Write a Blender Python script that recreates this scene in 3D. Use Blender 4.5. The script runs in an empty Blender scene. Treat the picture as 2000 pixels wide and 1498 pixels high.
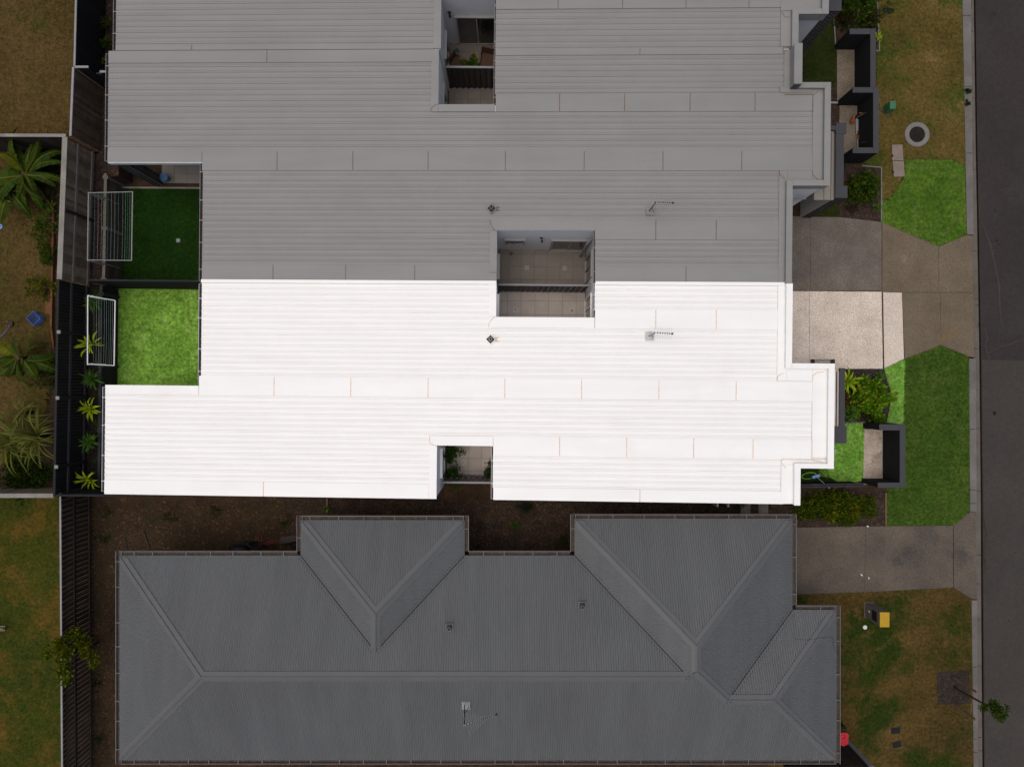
import bpy, math, random
import numpy as np

# ------------------------------------------------------------------ camera, sky, sun, exposure
scene = bpy.context.scene
col = scene.collection
H = 26.0            # drone height above the pavement
F = 1400.0          # focal length in photo pixels (photo 2000 px wide)
cam_d = bpy.data.cameras.new('camera'); cam = bpy.data.objects.new('camera', cam_d); col.objects.link(cam)
cam.location = (0, 0, H); cam.rotation_euler = (0, 0, 0)
cam_d.sensor_width = 36; cam_d.lens = 36 * F / 2000; cam_d.clip_end = 600
scene.camera = cam
SUN_EL, SUN_AZ = math.radians(78), math.radians(255)      # azimuth clockwise from +Y (top of the picture)
world = bpy.data.worlds.new('World'); scene.world = world; world.use_nodes = True
wn = world.node_tree
sky = wn.nodes.new('ShaderNodeTexSky'); sky.sky_type = 'NISHITA'; sky.sun_disc = False
sky.sun_elevation = SUN_EL; sky.sun_rotation = SUN_AZ
sky.air_density = 1.0; sky.dust_density = 6.0; sky.ozone_density = 0.3
wn.links.new(sky.outputs[0], wn.nodes['Background'].inputs[0])
wn.nodes['Background'].inputs[1].default_value = 0.12
sd = bpy.data.lights.new('sun', 'SUN'); sun = bpy.data.objects.new('sun', sd); col.objects.link(sun)
sd.energy = 1.0; sd.angle = math.radians(80); sd.color = (1.0, .97, .91)
sun.location = (-20, 12, 40)
sun.rotation_euler = (math.pi/2 - SUN_EL, 0, -SUN_AZ + math.pi)
scene.view_settings.view_transform = 'Standard'; scene.view_settings.look = 'None'
scene.view_settings.exposure = 0.0; scene.view_settings.gamma = 1.0
scene.view_settings.use_curve_mapping = False
scene.render.resolution_x, scene.render.resolution_y = 1024, 766

# ------------------------------------------------------------------ measuring helpers
rng = random.Random(7)
def g(px, py, z=0.0):                       # plan position of something seen at a photo pixel, standing at height z
    s = (H - z) / F
    return ((px - 1000) * s, (749 - py) * s)
TH = 0.0097                                 # the terrace row stands slightly askew to the frame
CT, ST = math.cos(TH), math.sin(TH)
def to_row(X, Y): return X*CT - Y*ST, X*ST + Y*CT
def to_world(u, v): return u*CT + v*ST, -u*ST + v*CT
def zr(u): return 2.9 + .0315*(u + 13)      # the skillion roof falls gently to the rear (left)
def row(px, py, z=0.0): return to_row(*g(px, py, z))

# ------------------------------------------------------------------ materials
def mat(name, ramp, scale=3.0, detail=5, rough=.85, spec=.3, bump=None, speck=None, rnd=None, patch=None, metal=0, tr=0, streak=None):
    m = bpy.data.materials.new(name); m.use_nodes = True
    nt = m.node_tree; N = nt.nodes; L = nt.links
    b = N['Principled BSDF']
    geo = N.new('ShaderNodeNewGeometry')
    pos = geo.outputs['Position']
    def noise(sc, de=4, ro=.6):
        n = N.new('ShaderNodeTexNoise'); n.inputs['Scale'].default_value = sc
        n.inputs['Detail'].default_value = de; n.inputs['Roughness'].default_value = ro
        L.new(pos, n.inputs['Vector']); return n.outputs['Fac']
    def rng_map(sock, a, b_, c, d):
        r = N.new('ShaderNodeMapRange'); r.inputs[1].default_value = a; r.inputs[2].default_value = b_
        r.inputs[3].default_value = c; r.inputs[4].default_value = d; L.new(sock, r.inputs[0]); return r.outputs[0]
    cr = N.new('ShaderNodeValToRGB'); e = cr.color_ramp.elements
    while len(e) < len(ramp): e.new(.5)
    for i, (p, c) in enumerate(ramp):
        e[i].position = p; e[i].color = (*c, 1)
    L.new(noise(scale, detail), cr.inputs[0]); c = cr.outputs[0]
    if patch:
        for ps, pc, lo, hi in patch:
            mx = N.new('ShaderNodeMix'); mx.data_type = 'RGBA'
            L.new(rng_map(noise(ps, 6, .65), lo, hi, 0, 1), mx.inputs[0])
            L.new(c, mx.inputs[6]); mx.inputs[7].default_value = (*pc, 1); c = mx.outputs[2]
    def mul(c, f):
        mx = N.new('ShaderNodeVectorMath'); mx.operation = 'SCALE'
        L.new(c, mx.inputs[0]); L.new(f, mx.inputs['Scale']); return mx.outputs[0]
    if speck:
        for ss, amt in speck: c = mul(c, rng_map(noise(ss, 2, .7), .3, .7, 1-amt, 1+amt))
    if streak:                                   # dirt drawn out along one direction of fall
        for vx, vy, vz, amt in streak:
            mp = N.new('ShaderNodeVectorMath'); mp.operation = 'MULTIPLY'; L.new(pos, mp.inputs[0]); mp.inputs[1].default_value = (vx, vy, vz)
            n = N.new('ShaderNodeTexNoise'); n.inputs['Scale'].default_value = 1; n.inputs['Detail'].default_value = 5; L.new(mp.outputs[0], n.inputs['Vector'])
            c = mul(c, rng_map(n.outputs['Fac'], .35, .72, 1, 1-amt))
    if rnd:
        kind, amt = rnd
        if kind == 'object':
            o = N.new('ShaderNodeObjectInfo'); s = o.outputs['Random']
        else: s = geo.outputs['Random Per Island']
        c = mul(c, rng_map(s, 0, 1, 1-amt, 1+amt))
    L.new(c, b.inputs['Base Color'])
    b.inputs['Roughness'].default_value = rough
    b.inputs['Specular IOR Level'].default_value = spec
    b.inputs['Metallic'].default_value = metal
    if bump:
        bn = N.new('ShaderNodeBump'); bn.inputs['Strength'].default_value = bump[1]; bn.inputs['Distance'].default_value = bump[2]
        L.new(noise(bump[0], 3), bn.inputs['Height']); L.new(bn.outputs[0], b.inputs['Normal'])
    if tr:
        b.inputs['Transmission Weight'].default_value = 0
        t = N.new('ShaderNodeBsdfTranslucent'); L.new(c, t.inputs[0])
        ms = N.new('ShaderNodeMixShader'); ms.inputs[0].default_value = tr
        L.new(b.outputs[0], ms.inputs[1]); L.new(t.outputs[0], ms.inputs[2])
        L.new(ms.outputs[0], N['Material Output'].inputs[0])
    return m
def C(a, k=.1): return [(.3, tuple(x*(1-k) for x in a)), (.7, tuple(min(1, x*(1+k)) for x in a))]
M = {}
M['roof_white'] = mat('white roof steel', C((.782,.79,.775), .015), 1.2, rough=.45, patch=[(.5,(.735,.72,.70),.55,.9)], streak=[(.30,2.2,0,.05)])
M['roof_grey'] = mat('dimmed white roof steel', C((.202,.203,.198), .03), 1.0, rough=.5, patch=[(.4,(.183,.181,.174),.5,.85)], streak=[(.30,2.2,0,.08)])  # white steel; the dimming outside the lot is put into its colour
M['dirt_white'] = mat('dust and shade along white ribs', C((.70,.665,.63), .04), 4)  # dust, plus side shading painted along ribs and pan edges
M['dirt_grey'] = mat('dust and shade along dimmed ribs', C((.168,.161,.153), .05), 4)  # same dust and painted side shading, dimmed for outside the lot
M['rust_white'] = mat('rust seam on white steel', C((.62,.44,.30), .25), 9, speck=[(30,.3)])
M['rust_grey'] = mat('rust seam on dimmed steel', C((.13,.085,.05), .25), 9, speck=[(30,.3)])  # real rust, dimmed in colour along with the steel around it
M['roof_dark'] = mat('charcoal corrugated steel', C((.095,.101,.104), .05), .7, rough=.5, patch=[(.35,(.087,.090,.091),.45,.8)], streak=[(1.3,.25,0,.12),(5,.6,0,.07)], speck=[(9,.04)])
M['ridge_dark'] = mat('charcoal ridge steel', C((.096,.10,.102), .05), 1.5, rough=.45)
M['gutter_dark'] = mat('weathered gutter', C((.125,.122,.12), .1), 2, rough=.5)
M['gutter_in'] = mat('dirty gutter bed', C((.055,.04,.032), .4), 9, speck=[(50,.4)])
M['valley'] = mat('dark valley tray', C((.03,.027,.025), .3), 6)
M['gutter_grey'] = mat('blue grey gutter', C((.17,.172,.185), .08), 2, rough=.5)
M['gutter_white'] = mat('pale grey gutter', C((.40,.40,.42), .08), 2, rough=.5)
M['bracket'] = mat('galvanised bracket', C((.5,.5,.5), .05), 2, rough=.4)
M['bracket_low'] = mat('grey strap', C((.11,.11,.11), .1), 2, rough=.6)
M['bracket_dim'] = mat('dimmed bracket', C((.22,.22,.22), .05), 2, rough=.4)  # bracket copy with the dimming outside the lot in its colour
M['wall_white'] = mat('white render', C((.68,.685,.70), .03), 3, bump=(60,.1,.01))
M['wall_dim'] = mat('dimmed white render', C((.54,.54,.55), .03), 3, bump=(60,.1,.01))  # white render, darkened in colour to carry the dimming outside the lot
M['wall_pale'] = mat('pale dimmed white render', C((.45,.45,.46), .03), 3, bump=(60,.1,.01))  # top house: white render too, dimming put into the colour
M['frame_white'] = mat('white window frame', C((.7,.7,.7), .02), 2, rough=.4)
M['frame_dim'] = mat('dimmed white window frame', C((.23,.23,.235), .02), 2, rough=.4)  # white frames with the neighbours' dimming painted in
M['glass'] = mat('dark window glass', C((.012,.013,.014), .1), 1, rough=.08, spec=.6)
M['curtain'] = mat('beige blind behind glass', C((.06,.055,.045), .2), 3, rough=.2, spec=.5)
M['black'] = mat('black plastic', C((.01,.01,.01), .1), 3, rough=.5)
M['charcoal'] = mat('parapet end shade', C((.052,.053,.06), .06), 3, rough=.7, speck=[(80,.1)])  # dark tone painted for the shade on one parapet end
M['char_wall'] = mat('charcoal painted wall', C((.014,.0145,.016), .15), 3, rough=.9, spec=.1)
M['cap_char'] = mat('charcoal capping', C((.036,.037,.042), .06), 3, rough=.6, speck=[(80,.12)])
M['brick'] = mat('dark brick', C((.028,.026,.025), .25), 14, rnd=('object', .3), spec=.15)
M['mortar'] = mat('pale mortar', C((.36,.34,.32), .15), 20)
M['beige'] = mat('cream steel', C((.50,.47,.42), .04), 2, rough=.5)
M['beige_dim'] = mat('dimmed cream steel', C((.19,.175,.15), .04), 2, rough=.5)  # same cream steel, colour lowered for the dimming outside the lot
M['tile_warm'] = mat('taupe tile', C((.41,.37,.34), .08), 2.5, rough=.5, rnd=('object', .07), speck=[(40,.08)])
M['tile_dim'] = mat('dimmed taupe tile', C((.15,.13,.115), .08), 2.5, rough=.5, rnd=('object', .07), speck=[(40,.08)])  # darker copy of the taupe tile; neighbours' dimming put into the colour
M['tile_pale'] = mat('pale patio tile', C((.15,.137,.122), .06), 2.5, rough=.5, rnd=('object', .05), speck=[(40,.06)])
M['grout'] = mat('grout', C((.05,.043,.038), .2), 20)
M['soil'] = mat('dry soil', [(.3,(.016,.008,.003)), (.55,(.036,.018,.007)), (.75,(.058,.031,.013))], 1.4, 8, speck=[(11,.4),(30,.5)], patch=[(1.1,(.016,.014,.004),.56,.68),(2.3,(.075,.042,.018),.6,.75)], bump=(18,.6,.05))
M['ground'] = mat('ground earth', C((.03,.022,.012), .3), .5, 8)
M['pebble'] = mat('brown pebble mulch', [(.25,(.012,.007,.004)), (.5,(.03,.0165,.0085)), (.75,(.055,.033,.019))], 2.2, 6, speck=[(60,.7),(25,.4)], bump=(45,1,.05))
M['stones'] = mat('pebbles', [(.3,(.022,.013,.008)), (.7,(.075,.048,.03))], 3, 6, rnd=('island', .75))
M['mulch'] = mat('bark mulch', [(.3,(.016,.0085,.006)), (.7,(.045,.026,.018))], 4, 8, speck=[(45,.6)], bump=(30,1,.05))
M['mulch_dark'] = mat('dark bark mulch', [(.3,(.012,.009,.008)), (.7,(.036,.028,.025))], 4, 8, speck=[(45,.6)], bump=(30,1,.05))
M['mulch_black'] = mat('near black bark', [(.3,(.006,.0038,.0028)), (.7,(.02,.013,.0095))], 4, 8, speck=[(30,.6)], bump=(30,1,.05))
M['chips'] = mat('bark chips', [(.3,(.02,.012,.009)), (.7,(.06,.036,.026))], 3, 6, rnd=('island', .7))
M['clods'] = mat('clods and dead leaves', [(.3,(.02,.011,.004)), (.7,(.085,.05,.024))], 3, 6, rnd=('island', .75))
M['soil_b'] = mat('weedy blades', [(.35,(.05,.03,.012)), (.6,(.03,.034,.007))], .9, 6, rnd=('island', .6), tr=.2)
M['chips_dark'] = mat('dark bark chips', [(.3,(.016,.012,.011)), (.7,(.048,.037,.033))], 3, 6, rnd=('island', .7))
def lawn(name, ramp, scale, patch, tufts=.28):
    M[name] = mat(name, ramp, scale, 8, rough=.9, spec=.1, patch=patch, speck=[(9,.28),(40,.35)], bump=(60,.8,.03))
    M[name+'_b'] = mat(name+' blades', [(p, tuple(x*1.3 for x in c)) for p, c in ramp], scale, 8, rough=.85, spec=.08, rnd=('island', tufts), speck=[(9,.45),(3.5,.18),(22,.25)],
                       patch=[(a, tuple(x*1.3 for x in b), c, d) for a, b, c, d in patch], tr=.25)
lawn('lawn_bright', [(.3,(0.1556,0.3096,0.0393)), (.7,(0.2621,0.4489,0.0803))], 1.1, [(2.2,(0.3276,0.4799,0.1339),.55,.75)])
lawn('lawn_front', [(.3,(0.1117,0.2650,0.0310)), (.7,(0.2011,0.3709,0.0690))], 1.3, [(2.6,(0.2532,0.3444,0.1035),.55,.75)])
lawn('lawn_verge', [(.3,(0.0284,0.0677,0.0077)), (.7,(0.0637,0.1107,0.0143))], .9, [(1.2,(0.0780,0.1107,0.0220),.52,.72)])  # darker copy of the lot grass; dimming beyond the boundary painted in
lawn('lawn_patch', [(.3,(0.0549,0.1214,0.0121)), (.7,(0.0980,0.1711,0.0218))], 1.0, [(1.6,(0.1110,0.1600,0.0363),.52,.72)])
lawn('lawn_dry', [(.3,(0.0651,0.0512,0.0115)), (.5,(0.1009,0.0745,0.0196)), (.7,(0.1335,0.0962,0.0300))], .45, [(.55,(0.0456,0.0652,0.0092),.50,.62),(.9,(0.1708,0.1164,0.0439),.58,.72)])
lawn('lawn_dry_left', [(.3,(0.0575,0.0400,0.0105)), (.7,(0.0978,0.0640,0.0225))], .5, [(.7,(0.0517,0.0500,0.0090),.52,.70),(2.0,(0.0575,0.0350,0.0112),.58,.75)])
lawn('lawn_lower', [(.3,(0.0270,0.0427,0.0043)), (.7,(0.0607,0.0617,0.0072))], .35, [(.45,(0.1013,0.0665,0.0115),.50,.62),(.7,(0.0162,0.0427,0.0029),.55,.68)])
lawn('lawn_house', [(.3,(0.0485,0.0349,0.0095)), (.7,(0.0998,0.0649,0.0189))], .4, [(.42,(0.0228,0.0374,0.0042),.48,.60),(.9,(0.1355,0.0824,0.0294),.60,.74)])
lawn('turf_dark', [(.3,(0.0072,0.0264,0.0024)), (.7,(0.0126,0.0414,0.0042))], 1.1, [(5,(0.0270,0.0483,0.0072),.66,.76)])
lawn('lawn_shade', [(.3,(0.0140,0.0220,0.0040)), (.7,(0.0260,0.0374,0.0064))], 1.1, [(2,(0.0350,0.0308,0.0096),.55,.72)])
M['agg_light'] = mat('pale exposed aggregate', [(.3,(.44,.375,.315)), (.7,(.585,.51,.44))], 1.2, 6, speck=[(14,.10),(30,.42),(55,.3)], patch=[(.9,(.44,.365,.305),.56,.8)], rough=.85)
M['agg_dim'] = mat('dimmed exposed aggregate', [(.3,(.092,.077,.063)), (.7,(.132,.113,.096))], 1.2, 6, speck=[(14,.12),(30,.45),(55,.3)], patch=[(.8,(.075,.066,.06),.5,.75)])  # same aggregate as the pale half, dimming across the lot line painted in
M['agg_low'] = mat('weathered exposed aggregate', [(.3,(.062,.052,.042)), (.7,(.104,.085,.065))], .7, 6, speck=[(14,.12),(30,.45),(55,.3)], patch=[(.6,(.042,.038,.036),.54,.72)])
M['agg_cross'] = mat('dimmed crossover concrete', [(.3,(.095,.075,.049)), (.7,(.132,.105,.072))], 1.0, 6, speck=[(14,.10),(32,.32)], patch=[(1.0,(.155,.155,.15),.66,.72),(.8,(.135,.088,.045),.58,.75)])  # crossover beyond the lot line, its dimming put into the colour
M['agg_lot'] = mat('cream crossover concrete', [(.3,(.46,.395,.335)), (.7,(.56,.49,.42))], 1.2, 6, speck=[(14,.10),(30,.35)])
M['pad'] = mat('stained pebble pad', [(.3,(.26,.215,.18)), (.7,(.42,.355,.30))], 1.3, 6, speck=[(14,.15),(30,.4)], patch=[(1.6,(.15,.13,.115),.54,.72)])
M['pad_dim'] = mat('cream pebble pad', [(.3,(.11,.09,.068)), (.7,(.17,.142,.11))], 1.6, 6, speck=[(14,.15),(30,.45)], patch=[(1.6,(.09,.07,.05),.58,.75)])
M['kerb'] = mat('kerb concrete', [(.3,(.10,.095,.09)), (.7,(.145,.138,.132))], 1.3, 6, speck=[(50,.15)], patch=[(.8,(.085,.072,.055),.5,.75)])
M['kerb2'] = mat('channel concrete', [(.3,(.078,.068,.058)), (.7,(.115,.10,.086))], 1.3, 6, speck=[(50,.15)], patch=[(2.5,(.05,.04,.033),.6,.75)])
M['silt'] = mat('silt in channel', C((.03,.022,.017), .3), 5, speck=[(40,.4)])
M['asphalt'] = mat('asphalt', [(.3,(.0235,.0195,.0180)), (.7,(.031,.0262,.0242))], .25, 6, speck=[(28,.28),(6,.08)], patch=[(.35,(.037,.033,.031),.50,.75),(1.4,(.018,.016,.016),.6,.75)], rough=.9)
M['concrete'] = mat('concrete', [(.3,(.13,.122,.112)), (.7,(.18,.17,.157))], 3, 6, speck=[(50,.15)], patch=[(6,(.10,.08,.06),.6,.75)])
M['concrete_pink'] = mat('pinkish concrete lid', [(.3,(.15,.122,.10)), (.7,(.19,.16,.135))], 3, 6, speck=[(50,.12)])
M['iron'] = mat('cast iron', C((.016,.0135,.012), .3), 9, rough=.8, spec=.1)
M['timber_old'] = mat('weathered paling', C((.165,.12,.082), .3), 3, speck=[(30,.3)], rnd=('object', .35))
M['timber_cap'] = mat('silvered timber cap', C((.19,.178,.158), .2), 2, speck=[(30,.25)])
M['timber_rail'] = mat('grey timber rail', C((.15,.135,.115), .2), 2, speck=[(30,.3)])
M['timber_slat'] = mat('brown paling', C((.088,.058,.040), .3), 3, speck=[(30,.3)], rnd=('object', .3))
M['timber_back'] = mat('dark brown paling', C((.022,.016,.012), .3), 3, rnd=('object', .3))
M['timber_red'] = mat('red brown timber', C((.11,.045,.018), .2), 4, speck=[(30,.25)])
M['sleeper'] = mat('timber sleeper', C((.07,.058,.043), .25), 3, speck=[(30,.3)], rnd=('object', .25))
M['black_paling'] = mat('black painted paling', C((.010,.0102,.0115), .15), 3, rnd=('object', .25), spec=.15)
M['black_rail'] = mat('charcoal painted rail', C((.030,.031,.038), .15), 3)
M['black_sleeper'] = mat('black painted sleeper', C((.012,.0122,.0138), .15), 3, rnd=('object', .2))
M['cap_light'] = mat('pale metal cap', C((.21,.21,.215), .08), 3, rough=.5)
M['post_cap'] = mat('galvanised post cap', C((.2,.195,.17), .1), 3)
M['steel_white'] = mat('white powder coat', C((.62,.615,.61), .03), 2, rough=.4)
M['steel_dim'] = mat('dimmed white powder coat', C((.21,.21,.205), .05), 2, rough=.4)  # white coat with the dimming outside the lot put into its colour
M['cord'] = mat('clothes cord', C((.22,.24,.23), .15), 2)
M['cord_green'] = mat('green clothes cord', C((.06,.17,.14), .15), 2)
M['galv'] = mat('galvanised steel', C((.38,.39,.40), .15), 10, rough=.4, metal=.3)
M['galv_dim'] = mat('dull galvanised steel', C((.16,.165,.17), .15), 10, rough=.4, metal=.3)
M['alu'] = mat('aluminium rod', C((.55,.55,.54), .05), 2, rough=.4)
M['alu_dim'] = mat('dull aluminium rod', C((.26,.26,.255), .05), 2, rough=.4)
M['green_box'] = mat('green steel', C((.035,.12,.06), .1), 3, rough=.5)
M['yellow'] = mat('yellow lid', C((.36,.22,.008), .08), 6, rough=.6)
M['putty'] = mat('putty grey fibreglass', C((.12,.105,.095), .06), 4, rough=.6)
M['red'] = mat('red plastic', C((.36,.008,.018), .1), 4, rough=.4)
M['orange'] = mat('orange plastic', C((.22,.035,.008), .1), 4, rough=.4)
M['pink_red'] = mat('red painted handle', C((.13,.012,.014), .1), 4, rough=.5)
M['blue'] = mat('blue plastic', C((.010,.075,.30), .1), 4, rough=.5)
M['blue_pale'] = mat('pale blue plastic', C((.16,.32,.62), .1), 4, rough=.5)
M['green_hose'] = mat('green hose', C((.10,.40,.04), .1), 4, rough=.5)
M['hose_blue'] = mat('blue hose', C((.05,.13,.24), .1), 4, rough=.5)
M['teal'] = mat('teal plastic', C((.008,.075,.085), .1), 4, rough=.4)
M['rattan'] = mat('brown rattan', C((.075,.04,.028), .2), 40, speck=[(120,.4)])
M['wood_arm'] = mat('tan timber arm', C((.12,.08,.05), .15), 8)
M['grey_pot'] = mat('grey pot', C((.05,.05,.055), .1), 4)
M['white_plastic'] = mat('white plastic', C((.55,.55,.55), .03), 4, rough=.4)
M['tarp'] = mat('brown sheet', C((.05,.04,.034), .15), 4)
M['stem'] = mat('bark', C((.035,.026,.017), .3), 10)
M['stake'] = mat('hardwood stake', C((.14,.085,.05), .2), 10)
def leafmat(name, c, k=.35, tr=.3, amt=.45, patch=None): M[name] = mat(name, C(c, k), 2.5, 4, rough=.65, spec=.12, rnd=('island', amt), tr=tr, patch=patch)
leafmat('lf_banana', (.034,.060,.002), amt=.25); leafmat('lf_banana_d', (.022,.046,.002), amt=.25); leafmat('lf_banana_y', (.13,.14,.004), amt=.25); M['midrib'] = mat('yellow midrib', C((.075,.08,.008), .1), 3)
leafmat('lf_strap', (.085,.098,.016), amt=.6); leafmat('lf_spike', (.05,.115,.012)); leafmat('lf_yellow', (.21,.28,.006), amt=.4)
leafmat('lf_dark', (.022,.046,.003)); leafmat('lf_mid', (.034,.068,.004), patch=[(3,(.06,.085,.005),.5,.7)])
leafmat('lf_bush', (.10,.215,.008), patch=[(2.4,(.32,.34,.01),.52,.66)]); leafmat('lf_red', (.10,.045,.014)); leafmat('lf_lime', (.085,.10,.004), patch=[(3,(.12,.12,.004),.5,.7)])
leafmat('lf_hedge', (.058,.092,.003), patch=[(2.5,(.16,.14,.004),.52,.70),(3.5,(.075,.026,.012),.64,.74)]); leafmat('lf_grey', (.022,.032,.018)); leafmat('lf_round', (.05,.14,.006))
leafmat('lf_brown', (.045,.022,.012)); leafmat('lf_flower', (.35,.02,.02)); leafmat('lf_tree', (.08,.098,.003), amt=.6)
leafmat('lf_pot', (.04,.09,.010)); leafmat('lf_front', (.20,.32,.008), patch=[(4,(.36,.40,.01),.5,.7)])

# ------------------------------------------------------------------ mesh helpers
ORI = {}
def setp(o, label=None, cat=None, group=None, kind=None):
    for k, v in (('label', label), ('category', cat), ('group', group), ('kind', kind)):
        if v: o[k] = v
    return o
def thing(name, label, cat, loc=(0, 0, 0), group=None, kind=None):
    o = bpy.data.objects.new(name, None); o.empty_display_size = .2; col.objects.link(o); o.location = loc; ORI[o.name] = tuple(loc)
    return setp(o, label, cat, group, kind)
def link(name, me, parent=None, loc=None, rz=0):
    o = bpy.data.objects.new(name, me); col.objects.link(o)
    if parent: o.parent = parent
    if loc is not None: o.location = loc
    if rz: o.rotation_euler = (0, 0, rz)
    ORI[o.name] = ORI.get(parent.name, (0, 0, 0)) if parent else (0, 0, 0)
    return o
class MB:
    def __init__(s, inrow=False): s.v = []; s.f = []; s.m = []; s.row = inrow
    def add(s, vs, fs, mi=0):
        b = len(s.v); s.v += [tuple(x) for x in vs]; s.f += [tuple(i + b for i in q) for q in fs]; s.m += [mi] * len(fs); return s
    def box(s, x0, x1, y0, y1, z0, z1, mi=0):
        return s.add([(x0,y0,z0),(x1,y0,z0),(x1,y1,z0),(x0,y1,z0),(x0,y0,z1),(x1,y0,z1),(x1,y1,z1),(x0,y1,z1)],
                     [(3,2,1,0),(4,5,6,7),(0,1,5,4),(1,2,6,5),(2,3,7,6),(3,0,4,7)], mi)
    def rbox(s, u0, u1, v0, v1, d0, d1, mi=0):          # box whose top and bottom follow the roof fall
        a, b = zr(u0), zr(u1)
        return s.add([(u0,v0,a+d0),(u1,v0,b+d0),(u1,v1,b+d0),(u0,v1,a+d0),(u0,v0,a+d1),(u1,v0,b+d1),(u1,v1,b+d1),(u0,v1,a+d1)],
                     [(3,2,1,0),(4,5,6,7),(0,1,5,4),(1,2,6,5),(2,3,7,6),(3,0,4,7)], mi)
    def wbox(s, u0, u1, v0, v1, z0, d1, mi=0):          # wall block from the ground up to the roof underside
        a, b = zr(u0), zr(u1)
        return s.add([(u0,v0,z0),(u1,v0,z0),(u1,v1,z0),(u0,v1,z0),(u0,v0,a+d1),(u1,v0,b+d1),(u1,v1,b+d1),(u0,v1,a+d1)],
                     [(3,2,1,0),(4,5,6,7),(0,1,5,4),(1,2,6,5),(2,3,7,6),(3,0,4,7)], mi)
    def prism(s, poly, z0, z1, mi=0):
        a = sum(poly[i-1][0]*poly[i][1] - poly[i][0]*poly[i-1][1] for i in range(len(poly)))
        if a < 0: poly = poly[::-1]
        n = len(poly)
        s.add([(x, y, z0) for x, y in poly] + [(x, y, z1) for x, y in poly],
              [tuple(range(n))[::-1], tuple(range(n, 2*n))] + [(i, (i+1) % n, n + (i+1) % n, n + i) for i in range(n)], mi); return s
    def tube(s, p, q, r, n=6, r2=None, mi=0):
        p = np.array(p, float); q = np.array(q, float); d = q - p; L = np.linalg.norm(d)
        if L < 1e-6: return s
        d /= L; a = np.array([0, 0, 1.]) if abs(d[2]) < .9 else np.array([1., 0, 0])
        e1 = np.cross(d, a); e1 /= np.linalg.norm(e1); e2 = np.cross(d, e1); r2 = r if r2 is None else r2
        ring = [math.cos(2*math.pi*i/n)*e1 + math.sin(2*math.pi*i/n)*e2 for i in range(n)]
        s.add([p + r*k for k in ring] + [q + r2*k for k in ring],
              [(i, (i+1) % n, n+(i+1) % n, n+i)[::-1] for i in range(n)] + [tuple(range(n)), tuple(range(n, 2*n))[::-1]], mi); return s
    def path(s, pts, r, n=5, mi=0):
        for a, b in zip(pts, pts[1:]): s.tube(a, b, r, n, mi=mi)
        return s
    def lathe(s, cx, cy, prof, n=16, mi=0):
        vs = []; fs = []
        for r, z in prof: vs += [(cx + r*math.cos(2*math.pi*i/n), cy + r*math.sin(2*math.pi*i/n), z) for i in range(n)]
        for k in range(len(prof)-1): fs += [(k*n+i, k*n+(i+1) % n, (k+1)*n+(i+1) % n, (k+1)*n+i) for i in range(n)]
        return s.add(vs, fs, mi)
    def mesh(s, name, mats, org=(0, 0, 0), smooth=False):
        V = [(*to_world(x, y), z) for x, y, z in s.v] if s.row else s.v
        V = [(x-org[0], y-org[1], z-org[2]) for x, y, z in V]
        me = bpy.data.meshes.new(name); me.from_pydata(V, [], s.f)
        for k in (mats if isinstance(mats, (list, tuple)) else [mats]): me.materials.append(M[k])
        if any(s.m): me.polygons.foreach_set('material_index', s.m)
        if smooth: me.polygons.foreach_set('use_smooth', [True]*len(s.f))
        me.update(); return me
    def build(s, name, mats, parent=None, smooth=False):
        return link(name, s.mesh(name, mats, ORI.get(parent.name, (0, 0, 0)) if parent else (0, 0, 0), smooth), parent)
def npmesh(name, V, Fc, mats, mi=None):
    me = bpy.data.meshes.new(name); me.from_pydata(V.tolist(), [], Fc.tolist())
    for k in (mats if isinstance(mats, (list, tuple)) else [mats]): me.materials.append(M[k])
    if mi is not None: me.polygons.foreach_set('material_index', mi)
    return me
def sheet(name, pts, z, mname, px=True, kind='structure', thick=0):
    poly = [g(x, y, z) for x, y in pts] if px else pts
    m = MB()
    if thick: m.prism(poly, z - thick, z)
    else:
        a = sum(poly[i-1][0]*poly[i][1] - poly[i][0]*poly[i-1][1] for i in range(len(poly)))
        if a < 0: poly = poly[::-1]
        m.add([(x, y, z) for x, y in poly], [tuple(range(len(poly)))])
    o = m.build(name, mname)
    if kind: o['kind'] = kind
    return o, poly
def inside(P, poly):
    r = np.zeros(len(P), bool); n = len(poly)
    for i in range(n):
        (x0, y0), (x1, y1) = poly[i-1], poly[i]
        c = (y0 > P[:, 1]) != (y1 > P[:, 1])
        with np.errstate(divide='ignore', invalid='ignore'):
            r ^= c & (P[:, 0] < (x1-x0)*(P[:, 1]-y0)/(y1-y0) + x0)
    return r
nr = np.random.RandomState(3)
def scatter(poly, dens):
    A = np.array(poly); lo, hi = A.min(0), A.max(0)
    n = int(dens * np.prod(hi - lo)); P = lo + nr.rand(n, 2)*(hi - lo)
    return P[inside(P, poly)]
def grass(name, label, poly, z, mname, dens=2600, h=.035, spread=.02, holes=()):
    P = scatter(poly, dens)
    for q in holes: P = P[~inside(P, q)]
    n = len(P)
    if spread: P = P + nr.randn(n, 2)*spread
    a = nr.rand(n)*2*np.pi; hh = h*(.5 + nr.rand(n)); w = .004 + .005*nr.rand(n)
    dx, dy = np.cos(a), np.sin(a); lean = hh*(.6 + .9*nr.rand(n))
    V = np.zeros((n, 3, 3))
    V[:, 0] = np.c_[P[:, 0]-dy*w, P[:, 1]+dx*w, np.full(n, z)]; V[:, 1] = np.c_[P[:, 0]+dy*w, P[:, 1]-dx*w, np.full(n, z)]
    V[:, 2] = np.c_[P[:, 0]+dx*lean, P[:, 1]+dy*lean, z + hh*.8]
    o = link(name, npmesh(name, V.reshape(-1, 3), np.arange(3*n).reshape(-1, 3), mname))
    return setp(o, label, 'grass', kind='stuff')
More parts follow.
